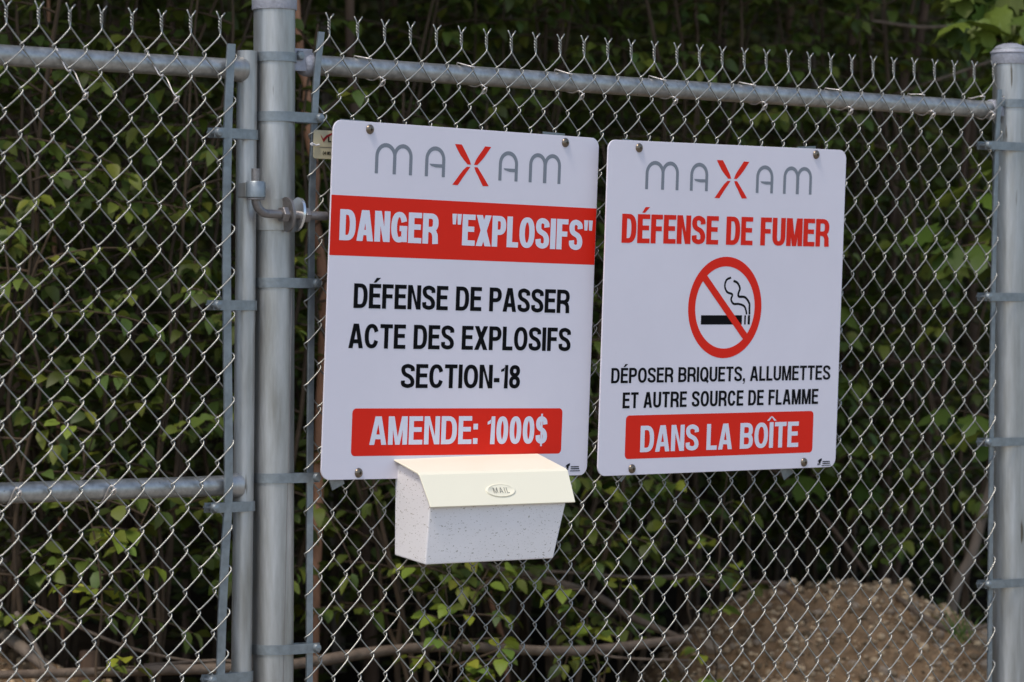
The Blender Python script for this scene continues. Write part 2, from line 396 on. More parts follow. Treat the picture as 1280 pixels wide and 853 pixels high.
# hinge clamp and bent pin on the hinge post
hz = sz(345, 268, .04)[1]
m = MB()
clampP = [(PS + (PR + .002) * math.cos(a_), (PR + .002) * math.sin(a_)) for a_ in np.linspace(R(62), R(62) - R(325), 40)]
cb = strap(clampP, hz, .052, .003).build('hinge_clamp', M['galv'], fence)
rodn = .054
for k_, (ps, mt, rr_) in enumerate(((362.5, 'steel', .029), (375, 'zinc', .029))):
    s = sz(ps, 268, rodn)[0]; m = MB()
    m.lathe([(0, -.0024), (rr_, -.0024), (rr_, .0024), (0, .0024)], (0, 0, 0), 28, 'x')
    m.v = [tuple(L3(s, hz, rodn - .008) + Vector((v[0] * (1 + 0) + v[2] * (.12 if k_ else -.05), v[1] * .75, v[2]))) for v in m.v]
    m.build('clamp_ear', M[mt], cb)
sA = sz(319.5, 250, rodn)[0]; sB = sz(408, 268, rodn)[0]
zt = sz(320, 211, rodn)[1]; zr = sz(380, 268, rodn)[1] - .001
P = [L3(sA, zt, rodn), L3(sA, zt - .03, rodn), L3(sA, zr + .026, rodn)]
for a_ in np.linspace(0, math.pi / 2, 8)[1:]: P.append(L3(sA + .024 * (1 - math.cos(a_)), zr + .024 * (1 - math.sin(a_)), rodn))
P.append(L3(sB, zr - .001, rodn))
m = MB(); m.tube(P, [.0072] * 2 + [.0074] * (len(P) - 2), 16)
hb = m.build('hinge_pin', M['steel'], fence)
for px_ in (354.5, 381.5):
    s = sz(px_, 268, rodn)[0]; m = MB()
    m.lathe([(0, -.0055), (.0125, -.0055), (.0135, -.004), (.0135, .004), (.0125, .0055), (0, .0055)], L3(s, zr - .0005, rodn), 6, 'x'); m.build('nut', M['steel'], hb, smooth=False)

# ------------------------------------------------------------------ GATE
gate = empty('chain_link_gate', FZ, TH, 'galvanised chain link gate leaf with tube frame, hung on the thick hinge post at left', 'gate')
GR = .0172
m = MB(); m.tube([L3(*sz(309, 64), 0) , L3(*sz(306.5, 380), 0), L3(*sz(304, 630), 0), L3(*sz(301.6, 850), 0), L3(-.588, .08, 0)], GR, 28)
m.build('upright', M['galv'], gate)
m = MB(); m.tube([L3(-1.70, 2.02, 0), L3(-1.70, .08, 0)], GR, 20); m.build('upright', M['galv'], gate)
gz1 = 2.001; gz2 = 1.308
for nm, z, px_ in (('top_rail', gz1, 300), ('middle_rail', gz2, 296), ('bottom_rail', .12, 296)):
    m = MB(); sR = sz(px_, 90)[0]
    m.tube([L3(-1.70, z, 0), L3(-1.0, z - .001, 0), L3(sR - .012, z + .0005, 0)], GR * .98, 28); rl = m.build(nm, M['galv_rail'], gate)
    m = MB()                                   # welded collar where the rail meets the upright
    m.lathe([(GR * .98, -.034), (GR * 1.03, -.030), (GR * 1.10, -.022), (GR * 1.20, -.012), (GR * 1.24, -.004), (GR * 1.1, .002), (GR * .6, .006)], L3(sR + .004, z, .002), 28, 'x')
    m.v = [(x, y, zz) for x, y, zz in m.v]; m.build('weld', M['galv'], rl)
for py, px_b in ((168, 272), (382, 271), (633.5, 267.5), (846.5, 264)):
    z = sz(308, py, .02)[1]; cx_ = {168: 308, 382: 306.5, 633.5: 304, 846.5: 301.6}[py]
    band(gate, sz(cx_, py)[0], GR, -1, sz(px_b, py, .03)[0], z, h=.0165, n_end=.0315)
bar(gate, [(289, 55), (285.5, 130), (283.2, 250), (283.4, 380), (285.6, 600), (280.8, 700), (275.5, 850)], .1, .0078)
build_wires('g', gate, -25, 12)
for i, zr_ in ((1, gz1), (7, gz1), (-5, gz1), (-11, gz1)): tie(gate, 'g', i, zr_)
for i, zr_ in ((3, gz2), (-5, gz2), (-3, gz2)): tie(gate, 'g', i, zr_)
# hinge socket welded to the gate upright
m = MB(); z1 = sz(320, 227, rodn)[1]; z0 = sz(320, 247.5, rodn)[1]
m.lathe([(.0082, z0), (.0155, z0), (.0165, z0 + .001), (.0165, z1 - .002), (.0150, z1), (.0078, z1)], L3(sA, 0, rodn), 24)
hs = m.build('hinge_socket', M['galv_dark'], gate)
m = MB(); m.lathe([(.0076, z0 - .003), (.0150, z0 - .003), (.0150, z0 - .0005), (.0076, z0 - .0005)], L3(sA, 0, rodn), 20); m.build('washer', M['steel'], hs)
m = MB(); m.box(L3(sA - .003, (z0 + z1) / 2, rodn * .5), (.007, .012, (z1 - z0) / 2 * .9)); m.build('bracket', M['galv'], hs, smooth=False, bevel=.001)

# ------------------------------------------------------------------ lettering drawn as strokes
def se(cx, cy, rx, ry, a0, a1, n=12, p=2.5):
    out = []
    for k in range(n + 1):
        a_ = R(a0 + (a1 - a0) * k / n); c, s = math.cos(a_), math.sin(a_)
        out.append((cx + rx * math.copysign(abs(c) ** (2 / p), c), cy + ry * math.copysign(abs(s) ** (2 / p), s)))
    return out
def spl(P, n=5): return [(v.x, v.y) for v in catmull([(a, b, 0) for a, b in P], n)]
def glyph(ch, w, t, h):
    """list of ('s', points, closed) strokes and ('p', polygon)"""
    x0, x1, y0, y1 = t / 2, w - t / 2, h / 2, 1 - h / 2; S = []
    def V(x, a=0, b=1): S.append(('p', [(x - t / 2, a), (x + t / 2, a), (x + t / 2, b), (x - t / 2, b)]))
    def Hb(y, a, b): S.append(('p', [(a, y - h / 2), (b, y - h / 2), (b, y + h / 2), (a, y + h / 2)]))
    base = {'É': 'E', 'Î': 'I'}.get(ch, ch)
    if base in 'EFL':
        V(x0)
        if base in 'EL': Hb(h / 2, t, w)
        if base in 'EF': Hb(1 - h / 2, t, w); Hb(.53 if base == 'E' else .51, t, w * .93)
    elif base == 'I': V(w / 2)
    elif base == 'T': Hb(1 - h / 2, 0, w); V(w / 2, 0, 1 - h)
    elif base == 'D': V(x0); S.append(('s', [(t, y1), (w * .45, y1)] + se(w * .45, .5, w * .55 - t / 2, .5 - h / 2, 90, -90, 16, 2.5) + [(t, y0)], 0))
    elif base in 'OQ0': S.append(('s', se(w / 2, .5, w / 2 - t / 2, .5 - h / 2, 0, 360, 32, 2.3)[:-1], 1))
    elif base in 'CG':
        S.append(('s', se(w / 2, .5, w / 2 - t / 2, .5 - h / 2, 22, 338 if base == 'C' else 300, 28, 2.3) + ([(w - t / 2, .18), (w - t / 2, .30)] if 0 else []), 0))
        if base == 'G': Hb(.46, w * .52, w); V(w - t / 2, 0.02, .46 - h / 2)
    elif base == 'U': S.append(('s', [(x0, 1), (x0, .35)] + se(w / 2, .33, w / 2 - t / 2, .33 - h / 2, 180, 360, 16, 2.3) + [(x1, .35), (x1, 1)], 0))
    elif base in 'PRB':
        V(x0); yb = .47 if base != 'B' else .52
        S.append(('s', [(t, y1), (w * .5, y1)] + se(w * .5, (y1 + yb) / 2, w * .5 - t / 2 - (.02 if base == 'B' else 0), (y1 - yb) / 2, 90, -90, 14, 2.4) + [(t, yb)], 0))
        if base == 'B': S.append(('s', [(t, yb), (w * .5, yb)] + se(w * .5, (yb + y0) / 2, w * .5 - t / 2, (yb - y0) / 2, 90, -90, 14, 2.4) + [(t, y0)], 0))
        if base == 'R': S.append(('s', [(w * .5, yb - h * .1), (w * .62, yb - h * .15), (w - t * .75, yb - .10), (w - t * .56, yb - .19), (w - t * .52, .1), (w - t * .5, 0)], 0))
    elif base == 'S' or base == '$':
        P = [(w - t / 2, .70), (w - t * .62, .84), (w * .5, y1), (t * .7, .86), (t * .52, .72), (w * .30, .575), (w * .66, .46), (w - t * .52, .30), (w - t * .68, .14), (w * .5, y0), (t * .62, .15), (t / 2, .31)]
        S.append(('s', spl(P, 5), 0))
        if base == '$': S.append(('p', [(w / 2 - t * .2, -.09), (w / 2 + t * .2, -.09), (w / 2 + t * .2, 1.09), (w / 2 - t * .2, 1.09)]))
    elif base == '8':
        S.append(('s', se(w / 2, .745, w / 2 - t / 2 - .015, .255 - h / 2, 0, 360, 24, 2.2)[:-1], 1)); S.append(('s', se(w / 2, .275, w / 2 - t / 2, .275 - h / 2, 0, 360, 24, 2.2)[:-1], 1))
    elif base == '1': S.append(('p', [(w - t, 0), (w, 0), (w, 1), (w - t * .8, 1)])); S.append(('p', [(0, .70), (w - t, .74), (w - t * .8, 1), (w - t * .95, .88), (0, .80)]))
    elif base == '4': V(w * .72); Hb(.28, 0, w); S.append(('s', [(t * .4, .3), (w * .66, .95)], 0))
    elif base == '(': S.append(('s', [(w, 1.05), (t * .6, .75), (t * .6, .15), (w, -.15)], 0))
    elif base == ')': S.append(('s', [(0, 1.05), (w - t * .6, .75), (w - t * .6, .15), (0, -.15)], 0))
    elif base == 'A':
        a = t * 1.04; ap = a * .62
        S.append(('p', [(0, 0), (a, 0), (w / 2 + ap - a * .35, 1), (w / 2 - ap, 1)])); S.append(('p', [(w - a, 0), (w, 0), (w / 2 + ap, 1), (w / 2 - ap + a * .35, 1)])); Hb(.28, w * .26, w * .74)
    elif base == 'N': V(x0); V(x1); S.append(('p', [(t * .6, 1), (t * 1.02, 1), (w - t * .6, 0), (w - t * 1.02, 0)] if 0 else [(w - t * 1.12, 0), (w - t * .5, 0), (t * 1.12, 1), (t * .5, 1)]))
    elif base == 'M': V(x0); V(x1); q = t * .48; S.append(('p', [(w / 2 - q, 0), (w / 2 + q * .6, 0), (t * 1.25, 1), (t * .5, 1)])); S.append(('p', [(w / 2 - q * .6, 0), (w / 2 + q, 0), (w - t * .5, 1), (w - t * 1.25, 1)]))
    elif base == 'X': a = t * 1.12; S.append(('p', [(0, 0), (a, 0), (w, 1), (w - a, 1)])); S.append(('p', [(w - a, 0), (w, 0), (a, 1), (0, 1)]))
    elif base == '-': S.append(('p', [(0, .26), (w, .26), (w, .26 + h * 1.1), (0, .26 + h * 1.1)]))
    elif base == ':': S += [('p', [(0, y), (w, y), (w, y + h * 1.25), (0, y + h * 1.25)]) for y in (0, .52)]
    elif base == ',': S += [('p', [(0, 0), (w, 0), (w, h * 1.2), (0, h * 1.2)]), ('p', [(w * .55, 0), (w, 0), (w * .7, -.14), (w * .1, -.20), (w * .1, -.14), (w * .5, -.09)])]
    elif base == '"': S += [('p', [(x + t * .12, .66), (x + t * .68, .66), (x + t * .8, 1), (x, 1)]) for x in (0, w - t * .8)]
    if base == 'Q': S.append(('s', [(w * .55, .26), (w * .97, -.03)], 0))
    if ch == 'É': S.append(('p', [(w * .34, 1.05), (w * .56, 1.05), (w * .96, 1.25), (w * .60, 1.25)]))
    if ch == 'Î': S += [('p', [(-t * .72, 1.06), (-t * .12, 1.06), (t * .62, 1.23), (t * .30, 1.23)]), ('p', [(t * 1.12, 1.06), (t * 1.72, 1.06), (t * .70, 1.23), (t * .38, 1.23)])]
    return S
GW = dict(A=.60, B=.57, C=.58, D=.57, E=.49, F=.46, G=.59, I=0, L=.45, M=.68, N=.56, O=.60, P=.54, Q=.60, R=.58, S=.55, T=.52, U=.55, X=.58)
GW.update({'É': .49, 'Î': 0, '0': .47, '8': .47, '4': .5, '1': .30, '$': .47, '-': .24, ':': 0, ',': 0, '"': .36, ' ': .27, '(': .25, ')': .25})
def stroke_quads(P, closed, t, h):
    P = [Vector((a, b)) for a, b in P]; k = len(P); A = []
    for i in range(k):
        if closed: d0 = P[i] - P[i - 1]; d1 = P[(i + 1) % k] - P[i]
        else: d0 = P[max(i, 1)] - P[max(i, 1) - 1]; d1 = P[min(i + 1, k - 1)] - P[min(i + 1, k - 1) - 1]
        if d0.length < 1e-6: d0 = d1
        if d1.length < 1e-6: d1 = d0
        tg = (d0.normalized() + d1.normalized()).normalized(); n = Vector((-tg.y, tg.x))
        wd = math.hypot(t * n.x, h * n.y) / 2
        A.append((P[i] + n * wd, P[i] - n * wd))
    return [(A[i][1], A[(i + 1) % k][1], A[(i + 1) % k][0], A[i][0]) for i in range(k if closed else k - 1)]
def text_mesh(txt, x0, x1, y, H, t, h, gap=.075, z=.0004, thick=0):
    """txt set between x0 and x1 on baseline y with cap height H"""
    tot = (x1 - x0) / H; fixed = 0; flex = 0
    for i, c in enumerate(txt):
        if GW[c] == 0: fixed += t
        else: flex += GW[c]
        if i < len(txt) - 1: fixed += gap * (1 if c != ' ' and txt[i + 1] != ' ' else .6)
    k = (tot - fixed) / flex; m = MB(); x = 0; lay = 0
    for i, c in enumerate(txt):
        w_ = t if GW[c] == 0 else GW[c] * k
        for sdef in (glyph(c, w_, t, h) if c != ' ' else []):
            zz = z + (lay % 5) * .00002; lay += 1
            polys = stroke_quads(sdef[1], sdef[2], t, h) if sdef[0] == 's' else [sdef[1]]
            if sdef[0] == 's':               # one connected strip
                vs = []; fs = []
                for q in polys:
                    b0 = len(vs); vs += [(x0 + (x + p[0]) * H, y + p[1] * H, zz) for p in q]; fs.append((b0, b0 + 1, b0 + 2, b0 + 3))
                m.add(vs, fs)
            else:
                q = polys[0]; ar = sum(q[a][0] * q[(a + 1) % len(q)][1] - q[(a + 1) % len(q)][0] * q[a][1] for a in range(len(q)))
                if ar < 0: q = q[::-1]
                m.add([(x0 + (x + p[0]) * H, y + p[1] * H, zz) for p in q], [tuple(range(len(q)))])
        x += w_ + (gap * (1 if i < len(txt) - 1 and c != ' ' and txt[i + 1] != ' ' else .6))
    # make every face look outwards
    for i, f in enumerate(m.f):
        a_, b_, c_ = (Vector(m.v[f[q]]) for q in (0, 1, 2))
        if (b_ - a_).cross(c_ - a_).z < 0: m.f[i] = f[::-1]
    return m
def rrect(x0, y0, x1, y1, r, n=6):
    out = []
    for cx, cy, a0 in ((x1 - r, y1 - r, 0), (x0 + r, y1 - r, 90), (x0 + r, y0 + r, 180), (x1 - r, y0 + r, 270)):
        out += [(cx + r * math.cos(R(a0 + 90 * k / n)), cy + r * math.sin(R(a0 + 90 * k / n))) for k in range(n + 1)]
    return out
class Sign:
    def __init__(s, q, name, label, cat):
        s_, z_, n_, a, b, g_, s.w, s.h = q
        C = W3(s_, z_, n_)
        ex = (U * math.cos(a) + ZUP * math.sin(a) + NR * (b * math.sin(a) + g_ * math.cos(a))).normalized()
        ey = (-U * math.sin(a) + ZUP * math.cos(a) + NR * (b * math.cos(a) - g_ * math.sin(a))); ey = (ey - ex * ey.dot(ex)).normalized()
        ez = ex.cross(ey); s.C, s.ex, s.ey, s.ez = C, ex, ey, ez
        s.o = empty(name, label=label, cat=cat, group='warning signs on the fence')
        s.o.matrix_world = Matrix(((ex.x, ey.x, ez.x, C.x), (ex.y, ey.y, ez.y, C.y), (ex.z, ey.z, ez.z, C.z), (0, 0, 0, 1)))
        m = MB(); m.prism(rrect(-s.w / 2, -s.h / 2, s.w / 2, s.h / 2, .0175, 8), -.003, 0)
        m.build('plate', M['plate'], s.o, bevel=.0006, smooth=False)
    def loc(s, px, py):
        d = ray(px, py); t = (s.C - CAM).dot(s.ez) / d.dot(s.ez); p = CAM + d * t - s.C
        return p.dot(s.ex), p.dot(s.ey)
    def flat(s, poly, name, mt, z=.00015, label=None):
        m = MB(); m.add([(a, b, z) for a, b in poly], [tuple(range(len(poly)))]); return m.build(name, M[mt], s.o, smooth=False, label=label)
    def text(s, txt, lb, lt, rb, mt, t, h, z=.00035, label=None, **k):
        xa, ya = s.loc(*lb); _, yt = s.loc(*lt); xb, yb = s.loc(*rb)
        m = text_mesh(txt, xa, xb, (ya + yb) / 2, yt - ya, t, h, z=z, **k)
        return m.build('lettering', M[mt], s.o, smooth=False, label=label)
    def screw(s, px, py):
        x, y = s.loc(px, py); m = MB()
        m.lathe([(0, .0046), (.0034, .0045), (.0062, .0033), (.0080, .0014), (.0084, 0)], (x, y, .0004), 18)
        sc_ = m.build('screw', M['screw'], s.o)
        m = MB(); m.box((x + .0002, y, .0050), (.0005, .0030, .0004)); m.box((x + .0002, y, .0049), (.0026, .0005, .0004)); m.build('slot', M['black'], sc_, smooth=False)
    def strap_behind(s, x, y, wd, hh, rot=0):
        m = MB(); m.box((0, 0, 0), (wd, hh, .0012), Matrix.Rotation(rot, 3, 'Z')); m.v = [(v[0] + x, v[1] + y, v[2] - .021) for v in m.v]
        m.build('mounting_strap', M['galv_dark'], s.o, smooth=False)
    def logo(s, lb, lt, rb):
        """the grey arch letters m a . a m with the red crossed strokes between"""
        xa, ya = s.loc(*lb); _, yt = s.loc(*lt); xb, yb = s.loc(*rb); y = (ya + yb) / 2; H = yt - ya; Wd = xb - xa; th = .0070
        m = MB(); lay = [0]
        def st(P, w=th):
            zz = .0002 + (lay[0] % 5) * .00003; lay[0] += 1; vs = []; fs = []
            for q in stroke_quads([(a * Wd + xa, b * H + y) for a, b in P], False, w, w):
                b0 = len(vs); vs += [(p.x, p.y, zz) for p in q]; fs.append((b0, b0 + 1, b0 + 2, b0 + 3))
            m.add(vs, fs)
        hw = th / Wd / 2; hh = th / H / 2
        def arch(a, b, ext=0):
            r = (b - a) / 2 - hw; ry = r * Wd / H
            return [(a + hw, 0)] + se((a + b) / 2, 1 - hh - ry, r, ry, 180, 0, 14, 2) + [(b - hw, 0)]
        # fractions of the full width
        st(arch(.000, .109)); st(arch(.096 - .004, .193))
        st(arch(.260, .366)); st(arch(.655, .760)); st(arch(.822, .918)); st(arch(.904, 1.0))
        def poly(P, zz=.00036):
            q = [(a * Wd + xa, b * H + y, zz) for a, b in P]; m.add(q, [tuple(range(len(q)))])
        poly([(.366 - hw, .31), (.366 - hw, .42), (.283, .42), (.290, .355), (.315, .31)]); poly([(.655 + .026, .42), (.760 - hw, .42), (.760 - hw, .31), (.715, .31), (.688, .36)])
        m.f = [f if (Vector(m.v[f[1]]) - Vector(m.v[f[0]])).cross(Vector(m.v[f[2]]) - Vector(m.v[f[0]])).z > 0 else f[::-1] for f in m.f]
        parts = {}
        for f in m.f:
            fx = (sum(m.v[i][0] for i in f) / len(f) - xa) / Wd; parts.setdefault(0 if fx < .22 else 1 if fx < .45 else 2 if fx < .79 else 3, []).append(f)
        for k_ in sorted(parts):
            q = MB()
            for f in parts[k_]: q.add([m.v[i] for i in f], [tuple(range(len(f)))])
            q.build('logo_letter', M['grey'], s.o, smooth=False)
        r = MB()
        def rp(P):
            q = [(a * Wd + xa, b * H + y, .0003) for a, b in P]; ar = (Vector(q[1]) - Vector(q[0])).cross(Vector(q[2]) - Vector(q[0])).z
            vs = q; k = len(q) // 2
            f = [(i, i + 1, len(q) - 2 - i, len(q) - 1 - i) for i in range(k - 1)]
            f = [g_ if (Vector(q[g_[1]]) - Vector(q[g_[0]])).cross(Vector(q[g_[2]]) - Vector(q[g_[0]])).z > 0 else g_[::-1] for g_ in f]
            r.add(vs, f)
        # four tapering curved strokes that meet in the middle
        rp([(.414, 1.12), (.430, .93), (.446, .76), (.464, .62), (.486, .47)] + [(.504, .47), (.496, .62), (.482, .78), (.467, .95), (.451, 1.12)])
        rp([(.577, 1.11), (.559, .93), (.543, .78), (.530, .64), (.520, .47)] + [(.538, .47), (.559, .62), (.576, .76), (.592, .92), (.610, 1.10)])
        rp([(.482, .395), (.462, .27), (.445, .12), (.426, -.06), (.407, -.23)] + [(.437, -.235), (.452, -.08), (.468, .08), (.485, .24), (.501, .395)])
        rp([(.522, .395), (.531, .24), (.545, .10), (.558, -.06), (.572, -.22)] + [(.604, -.21), (.588, -.05), (.572, .10), (.556, .25), (.540, .395)])
        r.build('logo_cross', M['red'], s.o, smooth=False, label='red crossed strokes forming an X')
    def imprint(s, px, py):
        x, y = s.loc(px, py); m = MB(); rr = random.Random(3)
        for (a, b, c, d) in ((-.5, -.9, -.25, .3), (-.3, -.3, .2, .9), (-.75, .1, -.2, .6), (.1, .2, .5, 1.0), (-.9, -.9, -.6, -.2), (-.1, -.8, .1, -.2)):
            q = [(x - .011 + a * .008, y + b * .007), (x - .011 + c * .008, y + b * .007 + .001), (x - .011 + c * .009, y + d * .007), (x - .011 + a * .006, y + d * .006)]
            m.prism(q, .0001, .0004 + rr.random() * .0002)
        for r_, (xa, xb) in enumerate(((-.004, .0155), (-.004, .0150), (-.006, .0155))):
            xx = xa; yy = y - .0005 - r_ * .0035
            while xx < xb:
                l = rr.uniform(.001, .0035); m.prism([(x + xx, yy), (x + xx + l, yy), (x + xx + l, yy + .0019 - .0006 * (r_ == 2)), (x + xx, yy + .0019 - .0006 * (r_ == 2))], .0001, .0005); xx += l + .0005
        m.build('printer_mark', M['black'], s.o, smooth=False)

# ------------------------------------------------------------------ SIGN 1
s1 = Sign((-0.1513, 1.6147, 0.0565, -0.0105, 0.0391, -0.0474, 0.609, 0.6044), 'danger_sign', 'white square warning sign with full width red band reading DANGER "EXPLOSIFS"', 'sign')
s1.logo((468.3, 216.8), (490, 179.6), (700.3, 230.3))
_, yb0 = s1.loc(411.8, 318.6); _, yt0 = s1.loc(414, 243.5); _, yt1 = s1.loc(746.5, 260.9); _, yb1 = s1.loc(744.5, 331.8)
hw = s1.w / 2 - .0008
s1.flat([(-hw, (yb0 + yb1) / 2), (hw, (yb0 + yb1) / 2), (hw, (yt0 + yt1) / 2), (-hw, (yt0 + yt1) / 2)], 'red_band', 'red')
s1.text('DANGER', (423.9, 299.7), (425.3, 260.9), (547.1, 305.9), 'white', .245, .175, gap=.05, label='white lettering DANGER')
s1.text('"EXPLOSIFS"', (564, 306.5), (565.6, 267.5), (739.6, 313.4), 'white', .235, .17, gap=.045, label='white lettering "EXPLOSIFS"')
s1.text('DÉFENSE DE PASSER', (441.6, 385), (442.7, 354.1), (711.3, 392), 'black', .215, .165)
s1.text('ACTE DES EXPLOSIFS', (435.2, 434.8), (436.6, 404), (712.7, 439.8), 'black', .215, .165)
s1.text('SECTION-18', (500.7, 484.8), (501.5, 454.7), (649.5, 486.2), 'black', .215, .165)
x0_, y0_ = s1.loc(438.5, 569.2); x1_, y1_ = s1.loc(703.2, 511.2); _, y2_ = s1.loc(441, 510.1); _, y3_ = s1.loc(701, 568.4)
s1.flat(rrect(x0_, (y0_ + y3_) / 2, x1_, (y1_ + y2_) / 2, .008, 5), 'red_panel', 'red')
s1.text('AMENDE:', (461.3, 556), (462.8, 520.3), (596.5, 555.5), 'white', .215, .165)
s1.text('1000$', (608.5, 555.2), (609.5, 520.4), (683.2, 555), 'white', .215, .165)
for p in ((462.3, 161.9), (706.6, 178.5), (448.1, 591.3)): s1.screw(*p)
s1.imprint(715.5, 584)
for px_, py_, ro in ((702, 168, -.02), (450, 152, 0)):
    x, y = s1.loc(px_, py_); s1.strap_behind(x, y - .006, .026, .009, ro)
x, y = s1.loc(430, 602); s1.strap_behind(x, y, .014, .012, .4)

# ------------------------------------------------------------------ SIGN 2
s2 = Sign((0.4619, 1.611, 0.0565, 0.0064, 0.0517, -0.024, 0.6083, 0.6034), 'no_smoking_sign', 'white square sign reading DÉFENSE DE FUMER above a crossed out cigarette', 'sign')
s2.logo((806.3, 236.8), (818, 201.4), (1014.2, 243.5))
s2.text('DÉFENSE DE FUMER', (776.6, 303.6), (777.8, 267.2), (1035.7, 308.8), 'red', .235, .165, gap=.05)
cx_, cy_ = s2.loc(906.3, 384.6); ro = .0925
xl, _ = s2.loc(860.4, 384.6); xr, _ = s2.loc(952, 384.6); ro = (xr - xl) / 2; th_ = ro * .19
m = MB()
ring = [(cx_ + (ro - th_ / 2) * math.cos(R(a_)), cy_ + (ro - th_ / 2) * math.sin(R(a_))) for a_ in range(0, 360, 5)]
vs = []; fs = []
for q in stroke_quads(ring, True, th_, th_):
    b0 = len(vs); vs += [(p.x, p.y, .0003) for p in q]; fs.append((b0, b0 + 1, b0 + 2, b0 + 3))
m.add(vs, fs)
for q in stroke_quads([(cx_ - (ro - th_ * .6) * .70, cy_ + (ro - th_ * .6) * .70), (cx_ + (ro - th_ * .6) * .70, cy_ - (ro - th_ * .6) * .70)], False, th_ * .82, th_ * .82): m.add([(p.x, p.y, .00045) for p in q], [(0, 1, 2, 3)])
m.f = [f if (Vector(m.v[f[1]]) - Vector(m.v[f[0]])).cross(Vector(m.v[f[2]]) - Vector(m.v[f[0]])).z > 0 else f[::-1] for f in m.f]
m.build('prohibition_ring', M['red'], s2.o, smooth=False)
xa, ya = s2.loc(875.9, 406); xb, yb = s2.loc(927.5, 394.3)
cg = MB(); cg.prism([(xa, ya), (xb, ya), (xb, yb), (xa, yb)], .0001, .0002)
for p0, p1 in ((930.2, 932.2), (934.6, 937.4)):
    xc, _ = s2.loc(p0, 400); xd, _ = s2.loc(p1, 400); cg.prism([(xc, ya), (xd, ya), (xd, yb), (xc, yb)], .0001, .0002)
def q4(px, py, crop): return s2.loc(740 + px / 3.879, (160 if crop == 4 else 380) + py / 3.879)
def smoke(P, w):
    P = [(v.x, v.y) for v in catmull([(*q4(*p), 0) for p in P], 6)]; vs = []; fs = []
    for q in stroke_quads(P, False, w, w):
        b0 = len(vs); vs += [(p.x, p.y, .0002) for p in q]; fs.append((b0, b0 + 1, b0 + 2, b0 + 3))
    cg.add(vs, [f if (Vector(vs[f[1]]) - Vector(vs[f[0]])).cross(Vector(vs[f[2]]) - Vector(vs[f[0]])).z > 0 else f[::-1] for f in fs])
smoke([(674, 726, 4), (652, 738, 4), (644, 768, 4), (655, 796, 4), (680, 808, 4), (674, 832, 4), (686, 853, 4), (712, 1, 5), (738, 12, 5), (748, 40, 5), (748, 52, 5)], .0042)
smoke([(686, 742, 4), (705, 752, 4), (717, 778, 4), (710, 802, 4), (712, 818, 4), (742, 822, 4), (762, 850, 4), (763, 22, 5), (763, 52, 5)], .0046)
cg.build('cigarette', M['black'], s2.o, smooth=False, label='black cigarette with rising smoke')
s2.text('DÉPOSER BRIQUETS, ALLUMETTES', (763.7, 478.5), (764.5, 459.4), (1037.4, 475.7), 'black', .21, .16, gap=.09)
s2.text('ET AUTRE SOURCE DE FLAMME', (777.9, 510.2), (778.6, 490.3), (1022.3, 505.6), 'black', .21, .16, gap=.09)
x0_, y0_ = s2.loc(780.7, 573.9); x1_, y1_ = s2.loc(1017, 514.3); _, y2_ = s2.loc(782, 519.2); _, y3_ = s2.loc(1014.6, 566.1)
s2.flat(rrect(x0_, (y0_ + y3_) / 2, x1_, (y1_ + y2_) / 2, .008, 5), 'red_panel', 'red')
s2.text('DANS LA BOÎTE', (799.8, 565.1), (800.8, 532.1), (997.3, 559.2), 'white', .215, .165)
for p in ((798.8, 185), (1020, 193.5), (789.8, 586.2), (1004.8, 578)): s2.screw(*p)
s2.imprint(1030, 577.5)
for px_, py_, ro_ in ((800, 178, -.05), (1018, 186, .06)):
    x, y = s2.loc(px_, py_); s2.strap_behind(x, y - .005, .024, .009, ro_)
x, y = s2.loc(785, 594); s2.strap_behind(x, y, .009, .012, .78); x, y = s2.loc(993, 590); s2.strap_behind(x, y, .014, .012, .5)

# ------------------------------------------------------------------ MAILBOX
bs, bz = sz(583, 640, .04)
mb = empty('mailbox', W3(bs, bz, .04), TH, 'small white plastic mailbox with cream lid marked MAIL, hung below the danger sign', 'mailbox')
def B(px, py, n):
    s, z = sz(px, py, n); return Vector((s - bs, -(n - .04), z - bz))
n0, nT, nBt = .044, .142, .131             # back plane, front at top, front at bottom
bl = B(494, 577, n0); brx = B(705.5, 632, nT).x - .002
fl_t = B(537.5, 632.3, nT); fr_t = B(707.3, 632.3, nT); fl_b = B(531.5, 704.5, nBt); fr_b = B(691.5, 700.2, nBt)
bl_b = B(493, 694.1, n0); br_b = Vector((bl_b.x + (fr_b.x - fl_b.x), bl_b.y, bl_b.z)); br_t = Vector((bl.x + (fr_t.x - fl_t.x), bl.y, bl.z))
m = MB()
zf = (fl_b.z + fr_b.z) / 2; fl_b.z = fr_b.z = zf; ztop = B(494, 579, n0).z
sl = B(520, 589, .118)                      # shoulder of the side wall under the lid fold
V8 = [bl_b, br_b, fr_b, fl_b, Vector((bl.x, bl.y, ztop)), Vector((br_t.x, br_t.y, ztop)), Vector((fr_t.x, fr_t.y, fr_t.z + .004)), Vector((fl_t.x, fl_t.y, fl_t.z + .004)),
      Vector((fl_t.x, -(.118 - .04), sl.z - .004)), Vector((fr_t.x, -(.118 - .04), sl.z - .004))]
m.add(V8, [(0, 1, 2, 3), (0, 3, 7, 8, 4), (1, 5, 9, 6, 2), (3, 2, 6, 7), (0, 4, 5, 1), (4, 8, 9, 5), (8, 7, 6, 9)])
body = m.build('body', M['box'], mb, smooth=False, bevel=.0022)
